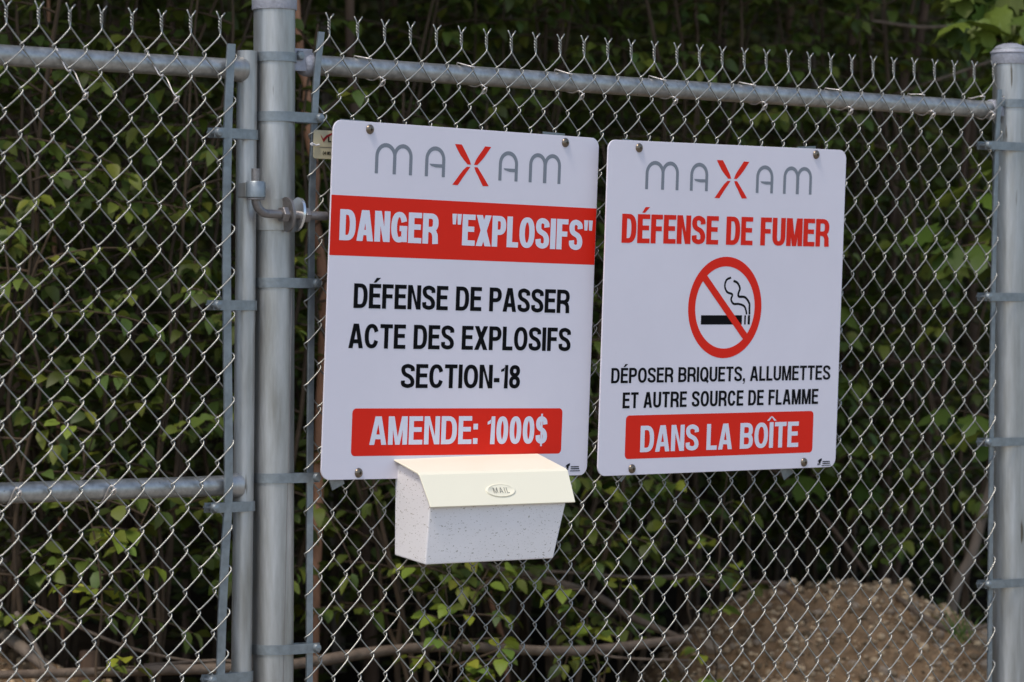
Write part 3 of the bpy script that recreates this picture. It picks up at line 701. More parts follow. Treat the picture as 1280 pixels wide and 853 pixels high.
# lid: top panel and front flap in one folded sheet
zb_ = B(488.6, 572.3, n0 - .002).z; lx0 = B(488.6, 572.1, n0).x; lx1 = B(673.5, 571.1, n0).x
k1 = B(523.8, 589.8, .122); k1r = B(709.4, 588.5, .122); k2 = B(538.6, 631.2, .150); k2r = B(719.3, 630.6, .150)
zk = (k1.z + k1r.z) / 2; zk2 = (k2.z + k2r.z) / 2
lw = [(min(lx0, k1.x) * .5 + k1.x * .5, None)]
xl_ = (k1.x + lx0) / 2; xr_ = (k1r.x + lx1 + .0) / 2
prof = [(n0 - .003, zb_ + .001, lx0, lx1), (n0 + .03, zb_ - (zb_ - zk) * .38, (lx0 * 2 + k1.x) / 3, (lx1 * 2 + k1r.x) / 3), (.1185, zk + .0012, k1.x, k1r.x), (.1235, zk - .003, k1.x, k1r.x), (.150, zk2, k2.x, k2r.x)]
th_l = .0028; vs = []
for (nn, zz, xa_, xb_) in prof:
    vs += [(xa_, -(nn - .04), zz), (xb_, -(nn - .04), zz)]
k = len(prof)
for i, (nn, zz, xa_, xb_) in enumerate(prof):
    dn = -.0 if i < 2 else -.0024; dz = -th_l if i < 3 else -.0014
    vs += [(xa_, -(nn + dn - .04), zz + dz), (xb_, -(nn + dn - .04), zz + dz)]
fs = []
for i in range(k - 1):
    a_ = 2 * i; b_ = 2 * k + 2 * i
    fs += [(a_, a_ + 2, a_ + 3, a_ + 1), (b_, b_ + 1, b_ + 3, b_ + 2), (a_, b_, b_ + 2, a_ + 2), (a_ + 1, a_ + 3, b_ + 3, b_ + 1)]
fs += [(0, 1, 2 * k + 1, 2 * k), (2 * k - 2, 4 * k - 2, 4 * k - 1, 2 * k - 1)]
m = MB(); m.add(vs, fs); lid = m.build('lid', M['lid'], mb, smooth=False, bevel=.0009)
# oval badge on the flap
pa = Vector((0, -(.1235 - .04), zk - .003)); pb = Vector((0, -(.150 - .04), zk2)); dv = (pb - pa).normalized(); nv = Vector((1, 0, 0)).cross(-dv).normalized()
if nv.y > 0: nv = -nv
bc = B(626.1, 613.5, .139); tt = (bc.z - pa.z) / dv.z; cc = Vector((bc.x, pa.y, pa.z)) + dv * tt
def bad(x, y, z): return cc + Vector((1, 0, 0)) * x - dv * y + nv * z
m = MB(); n_ = 36; rx, ry = .0325, .0122; rings = [(1, -.0008), (1, .0008), (.95, .0018), (.88, .0019), (.84, .0013), (0, .0013)]
vs = []
for f_, z in rings: vs += [bad(rx * (f_ if f_ > .5 else .001) * math.cos(2 * math.pi * j / n_), ry * (f_ if f_ > .5 else .001) * math.sin(2 * math.pi * j / n_), z) for j in range(n_)]
m.add(vs, [(i * n_ + j, i * n_ + (j + 1) % n_, (i + 1) * n_ + (j + 1) % n_, (i + 1) * n_ + j) for i in range(len(rings) - 1) for j in range(n_)])
badge = m.build('badge', M['lid'], lid)
tm = text_mesh('MAIL', -.0175, .0175, -.0052, .0104, .11, .07, gap=.34, z=.0020)
H_ = .0088
m = MB(); m.v = [tuple(bad(*v)) for v in tm.v]; m.f = list(tm.f)
lt = m.build('lettering', M['mail'], lid, smooth=False)

# ------------------------------------------------------------------ TAG
ts, tz = sz(402, 181, .022)
tg = empty('contractor_tag', W3(ts, tz, .0295), TH, 'small beige plastic tag with red tick tied to the fence left of the danger sign', 'tag')
def T(px, py): s, z = sz(px, py, .0295); return s - ts, z - tz
xa, yt = T(392, 162.5); xb, yb = T(431, 200)
def face(v): return Vector((v[0], -v[2], v[1]))
m = MB(); m.prism(rrect(xa, yb, xb, yt, .004), -.0009, .0009, face); m.build('plate', M['tag'], tg, smooth=False)
m = MB(); P = [T(400, 168), (T(402.5, 172)), T(403, 174), T(407.5, 169.5), T(414, 166.6), T(418, 166), T(418, 168.2), T(414, 169), T(408.5, 172.5), T(404, 178), T(401.5, 173)]
tri = [(0, 1, 10), (1, 2, 10), (2, 9, 10), (2, 3, 8), (2, 8, 9), (3, 4, 7), (3, 7, 8), (4, 5, 6), (4, 6, 7)]
m.add([face((x, y, .0014)) for x, y in P], tri); m.build('tick_mark', M['darkred'], tg, smooth=False)
def tagtext(txt, lb, lt_, rb, t, mt='black'):
    a_, b_ = T(*lb); _, c_ = T(*lt_); d_, e_ = T(*rb)
    q = text_mesh(txt, a_, d_, b_, c_ - b_, t, t * .8, z=.0014); q.v = [tuple(face(v)) for v in q.v]; q.build('lettering', M[mt], tg, smooth=False)
tagtext('L', (409.5, 178), (409.5, 171.5), (413.4, 178), .3)
tagtext('(418)', (402.8, 193.5), (402.8, 189.5), (412.8, 193.5), .24)
m = MB(); a_, b_ = T(399, 184); c_, d_ = T(430, 184); m.prism([(a_, b_ - .0005), (c_, b_ - .0005), (c_, b_ + .0005), (a_, b_ + .0005)], .0009, .0013, face); m.build('printed_line', M['steel'], tg, smooth=False)
m = MB(); P = [T(397.5, 181), T(393, 182), T(389, 180), T(386, 180.5), T(388, 182), T(386.5, 179)]
m.tube(catmull([Vector((x, -.003 - .001 * i, y)) for i, (x, y) in enumerate(P)], 4), .0016, 6); m.build('tie', M['tie_white'], tg)

# ------------------------------------------------------------------ leaves
def leaf_ovate(L, wd, bend=.12, fold=.12, rs=None):
    rs = rs or random; xs = (0, .22, .5, .78, 1); ws = (0, .42, .5, .30, 0)
    v = []; f = []
    for x, w_ in zip(xs, ws):
        z = -bend * L * x * x * 2
        v.append((x * L, 0, z))
        if 0 < x < 1: v.append((x * L, w_ * wd, z + fold * w_ * wd * 2)); v.append((x * L, -w_ * wd, z + fold * w_ * wd * 2))
    # indices: 0 base, (1,2,3) (4,5,6) (7,8,9), 10 tip
    f = [(0, 1, 2), (0, 3, 1), (1, 4, 5, 2), (1, 3, 6, 4), (4, 7, 8, 5), (4, 6, 9, 7), (7, 10, 8), (7, 9, 10)]
    return v, f
def leaf_maple(L, bend=.2):
    out = [(0, 0), (.10, .18), (.02, .42), (.25, .36), (.34, .62), (.46, .50), (.62, .64), (.60, .36), (.66, .22), (.82, .24), (1.05, 0)]
    P = out + [(x, -y) for x, y in reversed(out[1:-1])]
    v = [((.42) * L, 0, -bend * L * .18)] + [(x * L, y * L, -bend * L * (x * x + y * y * 1.1)) for x, y in P]; n = len(P)
    return v, [(0, 1 + i, 1 + (i + 1) % n) for i in range(n)]
def shade(rs, warm=.12):
    k = rs.uniform(.55, 1.25); w_ = rs.uniform(0, 1) ** 4
    return (k * (1 + .55 * w_ + rs.uniform(-.1, .2)), k * (1 + .25 * w_), k * rs.uniform(.7, 1.2))
VARI = {}
def variants(kind):
    if kind in VARI: return VARI[kind]
    rs = random.Random(hash(kind) % 1 + len(kind)); out = []
    for k in range(10):
        if kind == 'maple': v, f = leaf_maple(1, rs.uniform(.05, .5)); mt = 'maple'
        elif kind == 'round': v, f = leaf_ovate(1, rs.uniform(.8, .95), rs.uniform(.05, .3), rs.uniform(.02, .2)); mt = 'lime'
        else: v, f = leaf_ovate(1, rs.uniform(.56, .76), rs.uniform(.05, .35), rs.uniform(.03, .25)); mt = 'leaf'
        me = bpy.data.meshes.new('leaf'); me.from_pydata(v, [], f); me.materials.append(M[mt])
        sh = shade(rs); ca = me.color_attributes.new('shade', 'FLOAT_COLOR', 'POINT'); ca.data.foreach_set('color', np.array([(*sh, 1)] * len(v), dtype=np.float32).ravel())
        me.polygons.foreach_set('use_smooth', [True] * len(me.polygons)); out.append((me, v, f, mt))
    VARI[kind] = out; return out
def leaf_matrix(p, d, up, L):
    x = d.normalized(); z = (up - x * up.dot(x)).normalized(); y = z.cross(x)
    return Matrix(((x.x * L, y.x * L, z.x * L, p.x), (x.y * L, y.y * L, z.y * L, p.y), (x.z * L, y.z * L, z.z * L, p.z), (0, 0, 0, 1)))
def in_view(p, mg=0):
    if p.y < .5: return False
    x = p.x / p.y * FPX; z = (p.z - EYE) / p.y * FPX
    return abs(x) < 640 + mg and abs(z) < 427 + mg
HIDE = [(404, 150, 750, 600), (750, 178, 1056, 592), (494, 575, 715, 700), (316, 0, 370, 853)]
def hidden(p):
    x = 640 + p.x / p.y * FPX; y = 426.5 - (p.z - EYE) / p.y * FPX
    return any(a < x < c and b < y < d for a, b, c, d in HIDE)
def place_leaves(root, leaves, kind, budget, rs):
    """nearest leaves in view become parts; the rest one mass"""
    vis = [l for l in leaves if in_view(l[0]) and not hidden(l[0])]
    vis.sort(key=lambda l: l[0].y - l[3] * 6 + rs.uniform(0, .5)); pick = set(id(l) for l in vis[:budget])
    V = variants(kind); mt = V[0][3]; mass = MB(); inv = root.matrix_world.inverted() if False else Matrix.Translation(-root.location)
    for l in leaves:
        me, v, f, _ = rs.choice(V); Mx = inv @ leaf_matrix(*l)
        if id(l) in pick:
            o = bpy.data.objects.new('leaf', me); COL.objects.link(o); o.parent = root; o.matrix_basis = Mx
        else:
            mass.add([Mx @ Vector(p) for p in v], f, shade(rs))
    if mass.v: mass.build('foliage', M[mt], root, kind='stuff', auto=False)
def grow(name, label, cat, base, rs, nst, H, spread, kind='ovate', Lf=(.032, .050), bark='stem', budget=45, twl=(.22, .5), z0=.25, step=.105, group=None, dens=.028, lean=(0, 0), stem_r=.008):
    root = empty(name, base, 0, label, cat, group); leaves = []; tw = MB()
    for k in range(nst):
        a_ = rs.uniform(0, 2 * math.pi); sp = rs.uniform(.2, 1) * spread; h = H * rs.uniform(.72, 1.05)
        P = [Vector((rs.uniform(-.05, .05), rs.uniform(-.05, .05), -.08))]
        nseg = 7; cur = P[0].copy()
        for i in range(1, nseg + 1):
            t = i / nseg
            cur = Vector((math.cos(a_) * sp * t ** 1.3 + lean[0] * t, math.sin(a_) * sp * t ** 1.3 + lean[1] * t, h * t)) + Vector((rs.uniform(-.03, .03), rs.uniform(-.03, .03), 0))
            P.append(cur)
        C_ = catmull(P, 4); r0 = stem_r * rs.uniform(.7, 1.3)
        sm = MB(); sm.tube(C_, [r0 * (1 - .7 * i / len(C_)) for i in range(len(C_))], 6); sm.build('stem', M[bark], root, auto=False)
        z = z0 * h
        while z < h:
            i = min(len(C_) - 2, int(z / h * (len(C_) - 1))); p = C_[i]; b_ = rs.uniform(0, 2 * math.pi); ln = rs.uniform(*twl) * (1 - .35 * z / h)
            dr = Vector((math.cos(b_), math.sin(b_), rs.uniform(.1, .7))).normalized(); T_ = [p]; q = p.copy(); n = max(3, int(ln / dens))
            for s_ in range(n):
                dr = (dr + Vector((rs.uniform(-.12, .12), rs.uniform(-.12, .12), -.05 + rs.uniform(-.06, .04)))).normalized(); q = q + dr * ln / n; T_.append(q)
                side = Vector((-dr.y, dr.x, 0)); side = side.normalized() if side.length > .01 else Vector((1, 0, 0))
                sg = 1 if s_ % 2 else -1
                for rep in (0, 1):
                    if rs.random() < (.12 if rep == 0 else .72): continue
                    d = (side * sg * (1 if rep == 0 else -1) * rs.uniform(.6, 1.1) + dr * rs.uniform(.3, .9) + Vector((0, 0, rs.uniform(-.55, .1)))).normalized()
                    up = Vector((rs.gauss(0, .38), rs.gauss(-.1, .38), 1)).normalized(); L = rs.uniform(*Lf)
                    leaves.append((Vector(base) + q + d * .008, d, up, L))
            leaves.append((Vector(base) + q, (dr + Vector((0, 0, -.3))).normalized(), Vector((rs.gauss(0, .3), rs.gauss(0, .3), 1)), rs.uniform(*Lf)))
            tw.tube(T_, [.0026 * (1 - .7 * i_ / len(T_)) + .0006 for i_ in range(len(T_))], 4, cap=False)
            z += step * rs.uniform(.5, 1.5)
    tw.build('twigs', M[bark], root, kind='stuff', auto=False)
    place_leaves(root, leaves, kind, budget, rs); return root
# shrubs, given by where their foot stands: (picture x, distance, stems, height, spread, kind, label)
SHR = [
 (-40, 7.6, 5, 2.5, .45, 'ovate', 'leafy green shrub at the far left edge behind the gate'),
 (70, 8.0, 6, 2.4, .50, 'ovate', 'bushy green shrub behind the left half of the gate'),
 (190, 7.7, 6, 2.2, .45, 'ovate', 'dense green shrub behind the right half of the gate'),
 (285, 8.6, 6, 2.6, .50, 'ovate', 'tall green shrub behind the gate upright'),
 (400, 8.7, 5, 2.3, .45, 'ovate', 'green shrub seen between the hinge post and the danger sign'),
 (520, 8.0, 6, 1.5, .42, 'ovate', 'low green shrub below the mailbox'),
 (600, 9.2, 6, 2.9, .55, 'ovate', 'tall green shrub rising above the danger sign'),
 (470, 9.3, 5, 2.8, .50, 'ovate', 'tall shrub above the left end of the danger sign'),
 (700, 8.3, 5, 1.45, .40, 'ovate', 'low green shrub below the gap between the signs'),
 (740, 9.5, 6, 2.9, .55, 'ovate', 'tall green shrub above the gap between the two signs'),
 (860, 9.6, 4, 1.9, .45, 'ovate', 'sparse green shrub below the no smoking sign'),
 (1090, 9.7, 5, 1.95, .45, 'ovate', 'green shrub standing behind the dirt mound'),
 (1190, 9.2, 5, 2.35, .40, 'ovate', 'green shrub beside the right fence post behind the mound'),
 (330, 8.0, 6, 1.6, .40, 'ovate', 'low green shrub behind the foot of the hinge post'),
 (20, 7.5, 6, 1.5, .35, 'ovate', 'low green shrub at the bottom left behind the gate'),
 (150, 8.3, 6, 2.7, .45, 'ovate', 'tall green shrub reaching above the gate top rail'),
 (620, 8.6, 6, 1.5, .45, 'ovate', 'low shrub just right of the mailbox'),
 (790, 8.7, 6, 1.6, .42, 'ovate', 'low shrub below the left end of the no smoking sign'),
 (860, 9.0, 6, 3.0, .50, 'ovate', 'tall shrub above the left end of the no smoking sign'),
 (655, 8.9, 6, 2.9, .45, 'ovate', 'tall shrub above the right end of the danger sign'),
 (1060, 9.3, 6, 3.0, .50, 'ovate', 'tall dark shrub above the right corner of the no smoking sign'),
 (1010, 9.6, 5, 1.7, .45, 'ovate', 'green shrub below the right corner of the no smoking sign'),
 (960, 10.2, 4, 2.8, .5, 'ovate', 'thin dark shrub above the no smoking sign'),
]
for k, (px_, Y, ns, H, sp, kd, lab) in enumerate(SHR):
    rs = random.Random(100 + k); x = (px_ - 640) / FPX * Y
    grow('shrub', lab, 'shrub', (x, Y, ground_z(x, Y)), rs, ns, H, sp, kd, budget=48, group='shrubs at the edge of the wood')
# pale young growth near the mailbox and mound
for k, (px_, Y, H, lab) in enumerate(((752, 7.7, 1.02, 'pale lime seedling with rounded leaves right of the mailbox'), (880, 8.2, .95, 'pale lime seedling left of the dirt mound'), (570, 7.6, .75, 'pale lime seedling under the mailbox'), (130, 7.2, .95, 'pale lime seedling near the bottom of the gate'), (560, 7.5, .62, 'short lime seedling beside the fallen branch'))):
    x = (px_ - 640) / FPX * Y
    grow('seedling', lab, 'seedling', (x, Y, ground_z(x, Y)), random.Random(300 + k), 2, H, .10, 'round', Lf=(.028, .045), budget=40, twl=(.08, .18), z0=.35, step=.07, dens=.035, stem_r=.004, group='pale seedlings')
# maple saplings
for k, (px_, Y, H, ns, sp, lab, lean) in enumerate(((1275, 8.0, 2.6, 4, .30, 'maple sapling with broad lobed leaves above the right fence post', (-.05, 0)), (930, 9.0, 1.35, 3, .30, 'maple sapling with broad lobed leaves under the no smoking sign', (0, 0)))):
    x = (px_ - 640) / FPX * Y
    grow('maple_sapling', lab, 'sapling', (x, Y, ground_z(x, Y)), random.Random(410 + k), ns, H, sp, 'maple', group='maple saplings', Lf=(.075, .105), budget=70, twl=(.2, .42), z0=.66 if k == 0 else .4, step=.13, dens=.06, lean=lean)

# maple bough reaching in at the top right corner
rs = random.Random(21); c = at(1300, -30, 8.0); root = empty('maple_bough', c, 0, 'maple bough with bright lobed leaves hanging into the top right corner', 'bough')
m = MB()
for pl in ([(1420, -60), (1330, -30), (1270, 5), (1225, 22)], [(1400, -60), (1300, -45), (1240, -25), (1200, -8)], [(1380, -30), (1310, 10), (1275, 38)]):
    m.tube(catmull([at(x, y, 8.0) - c for x, y in pl], 5), .0028, 5)
m.build('twig', M['bark'], root, auto=False); V = variants('maple')
for k in range(44):
    p = at(rs.uniform(1196, 1330), rs.uniform(-40, 34), 8.0 + rs.uniform(-.12, .12)); d = Vector((rs.uniform(-.9, .5), rs.uniform(-.6, .1), rs.uniform(-.75, -.1))).normalized(); up = Vector((rs.gauss(0, .4), -.75 + rs.gauss(0, .3), 1)).normalized()
    o = bpy.data.objects.new('leaf', rs.choice(V)[0]); COL.objects.link(o); o.parent = root; o.matrix_basis = Matrix.Translation(-c) @ leaf_matrix(p, d, up, rs.uniform(.06, .095))

# ------------------------------------------------------------------ trees whose stems show behind the fence, with the canopy that shades the wood
def crown_mesh(root, base, c, rad, n, rs, Lq=(.10, .18), mt='needle', name='crown'):
    m = MB(); lob = [(Vector((rs.gauss(0, .5), rs.gauss(0, .5), rs.gauss(0, .35))), rs.uniform(.3, .55)) for _ in range(9)]
    for _ in range(n):
        lc, lr = rs.choice(lob); d = Vector((rs.gauss(0, 1), rs.gauss(0, 1), rs.gauss(0, 1))).normalized() * lr * rs.uniform(.3, 1) ** .5
        p = Vector(c) + Vector(((lc.x + d.x) * rad[0], (lc.y + d.y) * rad[1], (lc.z + d.z) * rad[2])); L = rs.uniform(*Lq)
        a_ = rs.uniform(0, 6.28); x = Vector((math.cos(a_), math.sin(a_), rs.uniform(-.6, .2))).normalized(); up = Vector((rs.gauss(0, .5), rs.gauss(0, .5), 1)); z = (up - x * up.dot(x)).normalized(); y = z.cross(x)
        if p.z < 2.75: continue
        p = p - Vector(base)
        m.add([p, p + x * L * .5 + y * L * .32, p + x * L, p + x * L * .5 - y * L * .32], [(0, 1, 2, 3)], shade(rs))
    m.build(name, M[mt], root, kind='stuff', auto=False)
def tree(name, label, pxs, Y, r0, bark, rs, top=4.5, crown=None, forks=(), group='trees behind the fence'):
    P = [at(x, y, Y + (0)) for x, y in pxs]; b0 = P[-1]; gz = ground_z(b0.x, b0.y); P.append(Vector((b0.x + (b0.x - P[-2].x) * .3, b0.y, gz - .05)))
    t0 = P[0]; dr = (P[0] - P[1]); dr = dr / max(.2, dr.z); P = [Vector((t0.x + dr.x * (top - t0.z) * .5 + rs.uniform(-.1, .1), t0.y + .1, top))] + P
    base = Vector((P[-1].x, P[-1].y, gz)); root = empty(name, base, 0, label, 'tree', group)
    C_ = catmull(P, 6); n = len(C_)
    m = MB(); m.tube([p - base for p in C_], [r0 * (.55 + .5 * i / n) * (1 + .12 * noise.noise(p * 6)) for i, p in enumerate(C_)], 10); m.build('trunk', M[bark], root, auto=False)
    for fk, fr in forks:
        Q = catmull([at(x, y, Y) - base for x, y in fk], 6); q0 = Q[0]; q1 = Q[0] + (Q[0] - Q[1]).normalized() * .8
        Q = [q1 + Vector((0, 0, .3))] + Q; m = MB(); m.tube(Q, [fr * (.6 + .45 * i / len(Q)) for i in range(len(Q))], 8); m.build('branch', M[bark], root, auto=False)
    if crown: crown_mesh(root, base, (P[0].x + rs.uniform(-.3, .3), P[0].y + rs.uniform(-.2, .5), top + .3), crown, 1700, rs)
    return root
rs = random.Random(55); CRW = (1.7, 1.9, 1.3)
tree('birch_sapling', 'slender reddish barked tree just right of the thick hinge post', [(370, -5), (374, 45), (373, 78), (384, 108), (383, 150), (394, 215), (392, 260), (402, 330), (405, 420), (398, 600), (390, 850)], 8.0, .0145, 'bark_red', rs, 4.2, CRW)
tree('forked_tree', 'grey brown forked tree above the left corner of the danger sign', [(386, -10), (400, 18), (408, 60), (409, 150), (414, 330), (420, 600), (424, 850)], 9.4, .019, 'bark_grey', rs, 4.6, CRW, forks=(([(416, -12), (410, 5), (404, 22)], .011),))
tree('dark_tree', 'dark red brown trunk rising behind the danger sign and left of the mailbox', [(437, -10), (440, 80), (446, 200), (450, 420), (452, 600), (456, 700), (462, 790), (464, 850)], 8.5, .0185, 'bark', rs, 4.6, CRW)
tree('pale_sapling', 'thin pale stem behind the middle of the gate', [(60, -10), (66, 200), (70, 400), (74, 560), (76, 700), (79, 850)], 8.3, .0065, 'bark_red', rs, 4.2, CRW)
tree('thin_tree', 'thin brown stem close beside the pale stem behind the gate', [(112, -10), (96, 200), (84, 420), (81, 560), (82, 720), (86, 850)], 8.5, .0055, 'bark', rs, 4.0, CRW)
tree('brown_tree', 'brown trunk behind the right part of the gate', [(214, -10), (222, 200), (228, 430), (232, 600), (233, 850)], 9.2, .0115, 'bark', rs, 4.6, CRW)
tree('leaning_tree', 'brown leaning trunk at the left edge behind the gate', [(-60, 200), (-20, 420), (12, 520), (30, 580), (20, 660), (-10, 760)], 8.4, .014, 'bark_grey', rs, 4.4, CRW, forks=(([(66, 420), (44, 520), (31, 580)], .008),))
tree('slim_tree', 'slim dark stem above the middle of the danger sign', [(636, -10), (640, 100), (644, 300), (640, 850)], 9.8, .010, 'bark_grey', rs, 4.6, CRW)
tree('straight_tree', 'straight dark trunk above the right end of the danger sign', [(760, -10), (762, 120), (764, 400), (766, 850)], 10.0, .0105, 'bark', rs, 4.6, CRW)
tree('tall_dark_tree', 'tall brown trunk above the no smoking sign', [(905, -10), (902, 150), (900, 500), (898, 850)], 10.2, .016, 'bark', rs, 4.6, CRW)
tree('slanting_tree', 'slanting dark trunk left of the top of the right post', [(1158, -10), (1136, 60), (1118, 200), (1112, 420), (1106, 600), (1100, 800)], 9.6, .020, 'bark', rs, 4.6, CRW)
tree('twin_tree', 'dark stem behind the mesh to the right of the no smoking sign', [(1088, -10), (1096, 120), (1128, 260), (1136, 420), (1128, 600), (1098, 760)], 10.0, .013, 'bark', rs, 4.6, CRW)
tree('curved_tree', 'grey curved trunk leaning at the right behind the mound', [(1330, 330), (1262, 520), (1238, 610), (1216, 690), (1190, 760)], 8.9, .016, 'bark_grey', rs, 4.4, CRW)
tree('crooked_tree', 'crooked brown stem behind the mound', [(1190, 380), (1168, 500), (1150, 600), (1122, 700), (1108, 770)], 9.4, .015, 'bark', rs, 4.2, CRW)
tree('low_tree', 'brown stem directly below the no smoking sign', [(1040, 480), (1052, 590), (1066, 650), (1064, 770)], 9.5, .012, 'bark_grey', rs, 4.2, CRW)
for k, (px_, Y, r_) in enumerate(((160, 11.5, .03), (330, 12, .04), (500, 12.5, .035), (690, 12, .045), (830, 13, .05), (985, 12.2, .035), (1060, 13.5, .05), (1215, 12.6, .04), (20, 12.4, .04))):
    lab = ['behind the middle of the gate', 'behind the hinge post', 'behind the left of the danger sign', 'behind the right of the danger sign', 'behind the left of the no smoking sign', 'behind the right of the no smoking sign', 'right of the no smoking sign', 'left of the end post', 'behind the left edge of the gate'][k]
    tree('forest_tree', 'dark trunk deep in the wood ' + lab, [(px_ + rs.uniform(-14, 14), -10), (px_, 300), (px_ + rs.uniform(-8, 8), 850)], Y, r_ * .6, 'bark', rs, 4.6, (2.2, 2.4, 1.5))
# the wood beyond: one dark mass of leaves and its closed canopy
fm = MB(); rs = random.Random(77)
def scatter(m, n, s0, s1, d0, d1, z0, z1, Lq):
    for _ in range(n):
        s = rs.uniform(s0, s1); d = rs.uniform(d0, d1); p = W3(s, 0, -d); g_ = ground_z(p.x, p.y); p.z = g_ + z0 + (z1 - z0) * rs.random()
        if noise.noise(p * .9) < -.25 and d < 7: continue
        L = rs.uniform(*Lq); a_ = rs.uniform(0, 6.28); x = Vector((math.cos(a_), math.sin(a_), rs.uniform(-.7, .3))).normalized(); up = Vector((rs.gauss(0, .5), rs.gauss(0, .5), 1)); z = (up - x * up.dot(x)).normalized(); y = z.cross(x)
        m.add([p, p + x * L * .5 + y * L * .3, p + x * L, p + x * L * .5 - y * L * .3], [(0, 1, 2, 3)], shade(rs))
scatter(fm, 20000, -2.6, 6, 2.3, 4.6, 0, 2.7, (.03, .052)); scatter(fm, 9000, -3, 7, 1.9, 4.5, 0, .55, (.04, .07)); scatter(fm, 42000, -3.5, 9, 3.6, 9.5, 0, 3.4, (.05, .085))
scatter(fm, 44000, -5, 15, 8, 15, 0, 4.0, (.10, .17)); scatter(fm, 34000, -4, 22, 14, 24, 0, 4.5, (.16, .26))
scatter(fm, 20000, 5, 17, 2.4, 9, 0, 3.8, (.08, .14)); scatter(fm, 8000, -14, -3, 2.4, 9, 0, 3.6, (.08, .14))
fm.build('undergrowth', M['needle'], kind='stuff', auto=False)
cn = MB(); scatter(cn, 17000, -9, 16, 2.2, 17, 3.4, 6.0, (.22, .36)); cn.build('forest_canopy', M['needle'], kind='stuff', auto=False)

# ------------------------------------------------------------------ fallen wood
def wood(name, label, pts, r, mt='dead', sides=10, twig=()):
    P = [at(x, y, Y) for x, y, Y in pts]; c = P[len(P) // 2]; root = empty(name, c, 0, label, 'branch', 'bare and fallen branches')
    C_ = catmull([p - c for p in P], 6); m = MB(); m.tube(C_, [r * (1 + .15 * noise.noise(p * 9 + Vector((3, 1, 2)))) * (.8 + .3 * math.sin(3.14 * i / len(C_))) for i, p in enumerate(C_)], sides); m.build('limb', M[mt], root, auto=False)
    for tp, tr in twig:
        m = MB(); m.tube(catmull([at(x, y, Y) - c for x, y, Y in tp], 5), tr, 6); m.build('twig', M[mt], root, auto=False)
wood('fallen_branch', 'long grey fallen branch lying level across the bottom behind gate and fence', [(-60, 846, 7.1), (60, 842, 7.2), (200, 838, 7.3), (330, 834, 7.4), (400, 826, 7.5), (470, 815, 7.6), (560, 808, 7.7), (640, 812, 7.8), (720, 814, 7.9), (800, 806, 8), (862, 797, 8.1)], .0115, twig=(([(740, 812, 7.9), (770, 822, 7.9), (860, 826, 8)], .003), ([(300, 836, 7.4), (280, 826, 7.4), (180, 832, 7.3)], .004)))
wood('fallen_limb', 'bare limb slanting down to the right below the mailbox', [(588, 703, 8.2), (640, 716, 8.2), (700, 730, 8.2), (745, 745, 8.3), (790, 772, 8.3), (860, 802, 8.3)], .0095, twig=(([(640, 716, 8.2), (700, 715, 8.2), (800, 722, 8.3), (880, 718, 8.4)], .004),))
wood('arching_twig', 'thin pale twig sagging across the bottom left behind the gate', [(36, 752, 7.4), (80, 775, 7.4), (130, 798, 7.4), (180, 815, 7.4), (235, 826, 7.4), (300, 834, 7.4)], .0032)
wood('rotten_log', 'rough rotten log at the bottom left corner', [(-60, 740, 7.6), (-10, 782, 7.5), (30, 812, 7.4), (62, 838, 7.35), (90, 866, 7.3)], .013, 'bark_grey', twig=(([(20, 766, 7.4), (48, 815, 7.35), (58, 850, 7.3)], .006),))
wood('bent_branch', 'bent bare stem crossing beneath the danger sign', [(604, 700, 8.6), (616, 760, 8.5), (628, 800, 8.5), (636, 870, 8.4)], .0065, 'bark_red')
wood('leaning_branch', 'leaning bare stem left of the gap between signs', [(684, 690, 8.7), (664, 730, 8.6), (640, 790, 8.6)], .005, 'bark')
for k, (lab, pts, r) in enumerate((('bare branch crossing high behind the gate', [(-20, 214, 8.6), (80, 205, 8.6), (170, 170, 8.5), (300, 176, 8.6)], .0035), ('arched bare branch behind the middle of the gate', [(120, 520, 8.4), (180, 470, 8.4), (240, 455, 8.5), (300, 470, 8.6)], .0035),
     ('brown branch behind the mesh right of the no smoking sign', [(1060, 420, 9.2), (1120, 452, 9.2), (1180, 445, 9.3), (1236, 470, 9.3)], .005), ('bare branch slanting up beside the right post', [(1080, 130, 9), (1160, 104, 9), (1240, 76, 9)], .004), ('level bare branch under the maple leaves', [(1090, 26, 9), (1150, 34, 9), (1200, 32, 9)], .004),
     ('bare branch sloping under the no smoking sign', [(930, 570, 9), (985, 600, 9), (1040, 660, 9), (1085, 720, 9)], .006), ('brown twig left of the dirt mound', [(830, 700, 8.6), (900, 735, 8.5), (960, 728, 8.5), (1010, 760, 8.5)], .005), ('crooked root at the top of the mound', [(1120, 745, 8.6), (1160, 775, 8.5), (1200, 790, 8.5), (1240, 780, 8.5)], .007))):
    wood('bare_branch', lab, pts, r, 'dead' if k in (3, 4, 7) else 'bark')
# stump
c = at(112, 815, 7.45); st = MB(); gz = ground_z(c.x, c.y)
st.lathe([(.034, gz - c.z), (.026, -.06), (.022, 0), (.018, .003), (0, .002)], (0, 0, 0), 12); so_ = st.build('stump', M['bark'], None); so_.location = c
so_.data.materials.append(M['bark_red']); tag(so_, 'small sawn stump at the bottom behind the gate', 'stump')

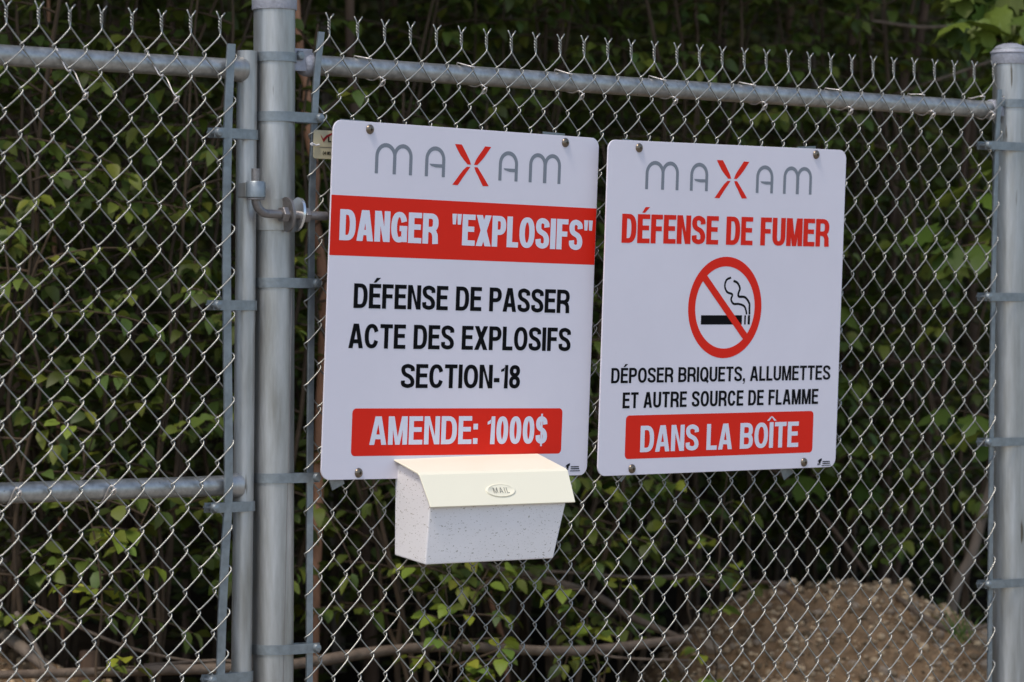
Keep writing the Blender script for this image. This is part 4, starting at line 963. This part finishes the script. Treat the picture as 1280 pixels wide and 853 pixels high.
# ------------------------------------------------------------------ dirt mounds with stones
def mound(label, c, rx, ry, top, seed, nst, plateau=.10, slope=.72, right=.4):
    rs = random.Random(seed); root = empty('dirt_mound', (c[0], c[1], 0), 0, label, 'mound', 'heaps of soil behind the fence'); N = 200; m = MB()
    def hz_(x, y):
        r_ = math.hypot(x / (1 + (right if x > 0 else 0)), y * .9)
        z = top - max(0, r_ - plateau) * slope
        p = Vector((x * 3 + seed, y * 3, .3))
        z += .05 * noise.noise(p) + .03 * noise.noise(p * 3.1) + .022 * noise.noise(p * 7) + .014 * noise.noise(p * 14) + .009 * noise.noise(p * 31)
        g_ = ground_z(c[0] + x, c[1] + y); e_ = smooth(1, .62, max(abs(x) / rx, abs(y) / ry))
        return max(g_ - .05 + (z - g_ + .05) * e_, g_ - .08)
    for j in range(N + 1):
        for i in range(N + 1):
            x = (i / N * 2 - 1) * rx; y = (j / N * 2 - 1) * ry; m.v.append((x, y, hz_(x, y)))
    m.f = [(j * (N + 1) + i, j * (N + 1) + i + 1, (j + 1) * (N + 1) + i + 1, (j + 1) * (N + 1) + i) for j in range(N) for i in range(N)]
    m.build('heap', M['soil'], root, auto=False)
    vs0 = []
    for k in range(6):
        q = MB(); n_ = 8; pr = [(0, -1), (.7, -.7), (1, 0), (.75, .65), (0, .95)]; q.lathe(pr, (0, 0, 0), 7)
        q.v = [tuple(Vector(v) * (1 + .35 * noise.noise(Vector(v) * 1.3 + Vector((k * 7.1, 0, 0)))) * 1) for v in q.v]; q.v = [(x, y * rs.uniform(.95, 1.05) * .8, z * .65) for x, y, z in q.v]
        me = bpy.data.meshes.new('stone'); me.from_pydata(q.v, [], q.f); me.materials.append(M['stone']); vs0.append((me, q.v, q.f))
    for k in range(nst):
        x = rs.uniform(-.62, .85); y = rs.uniform(-.7, .15); r_ = rs.uniform(.008, .018) if k > 22 else rs.uniform(.018, .032)
        o = bpy.data.objects.new('stone', rs.choice(vs0)[0]); COL.objects.link(o); o.parent = root; o.location = (x, y, hz_(x, y) + r_ * .15); o.rotation_euler = (rs.uniform(-.5, .5), rs.uniform(-.5, .5), rs.uniform(0, 6)); o.scale = (r_, r_, r_)
    gm = MB()
    for k in range(9000):
        x = rs.uniform(-.7, .85); y = rs.uniform(-.85, .3); r_ = .003 + .012 * rs.random() ** 3; z = hz_(x, y) + r_ * .2; _, v, f = rs.choice(vs0)
        e = Matrix.Rotation(rs.uniform(0, 6), 3, 'Z') @ Matrix.Rotation(rs.uniform(-1, 1), 3, 'X')
        gm.add([Vector((x, y, z)) + e @ (Vector(p) * r_) for p in v[7:35:1]], [tuple(i - 7 for i in q) for q in f if min(q) >= 7], [rs.uniform(.25, 1.5)] * 3)
    gm.build('gravel', M['clod'], root, kind='stuff', auto=False)
    return root
c = at(1008, 738, 8.75); mound('heap of brown soil and stones behind the fence at bottom right', (c.x, c.y), 1.5, 1.45, c.z - .004, 3, 190, plateau=.14, slope=.80, right=.85)
c = at(-90, 806, 7.6); mound('low bank of dark soil behind the gate at bottom left', (c.x, c.y), .8, .7, c.z, 9, 22, plateau=.1, slope=.6)
# a few grass blades on the mound
gr = MB(); rs = random.Random(9)
for k in range(16):
    b_ = at(rs.uniform(1190, 1215), rs.uniform(790, 806), 8.3); d = Vector((rs.uniform(-.05, .06), rs.uniform(-.03, .03), rs.uniform(.04, .10))); wv = Vector((.0022, .001, 0))
    gr.add([b_ - wv, b_ + wv, b_ + d * .6 + wv * .7, b_ + d + Vector((d.x * .5, 0, 0)), b_ + d * .6 - wv * .7], [(0, 1, 2, 4), (4, 2, 3)])
tag(gr.build('grass_tuft', M['grass'], auto=False), 'small tuft of grass blades on the right side of the mound', 'grass')
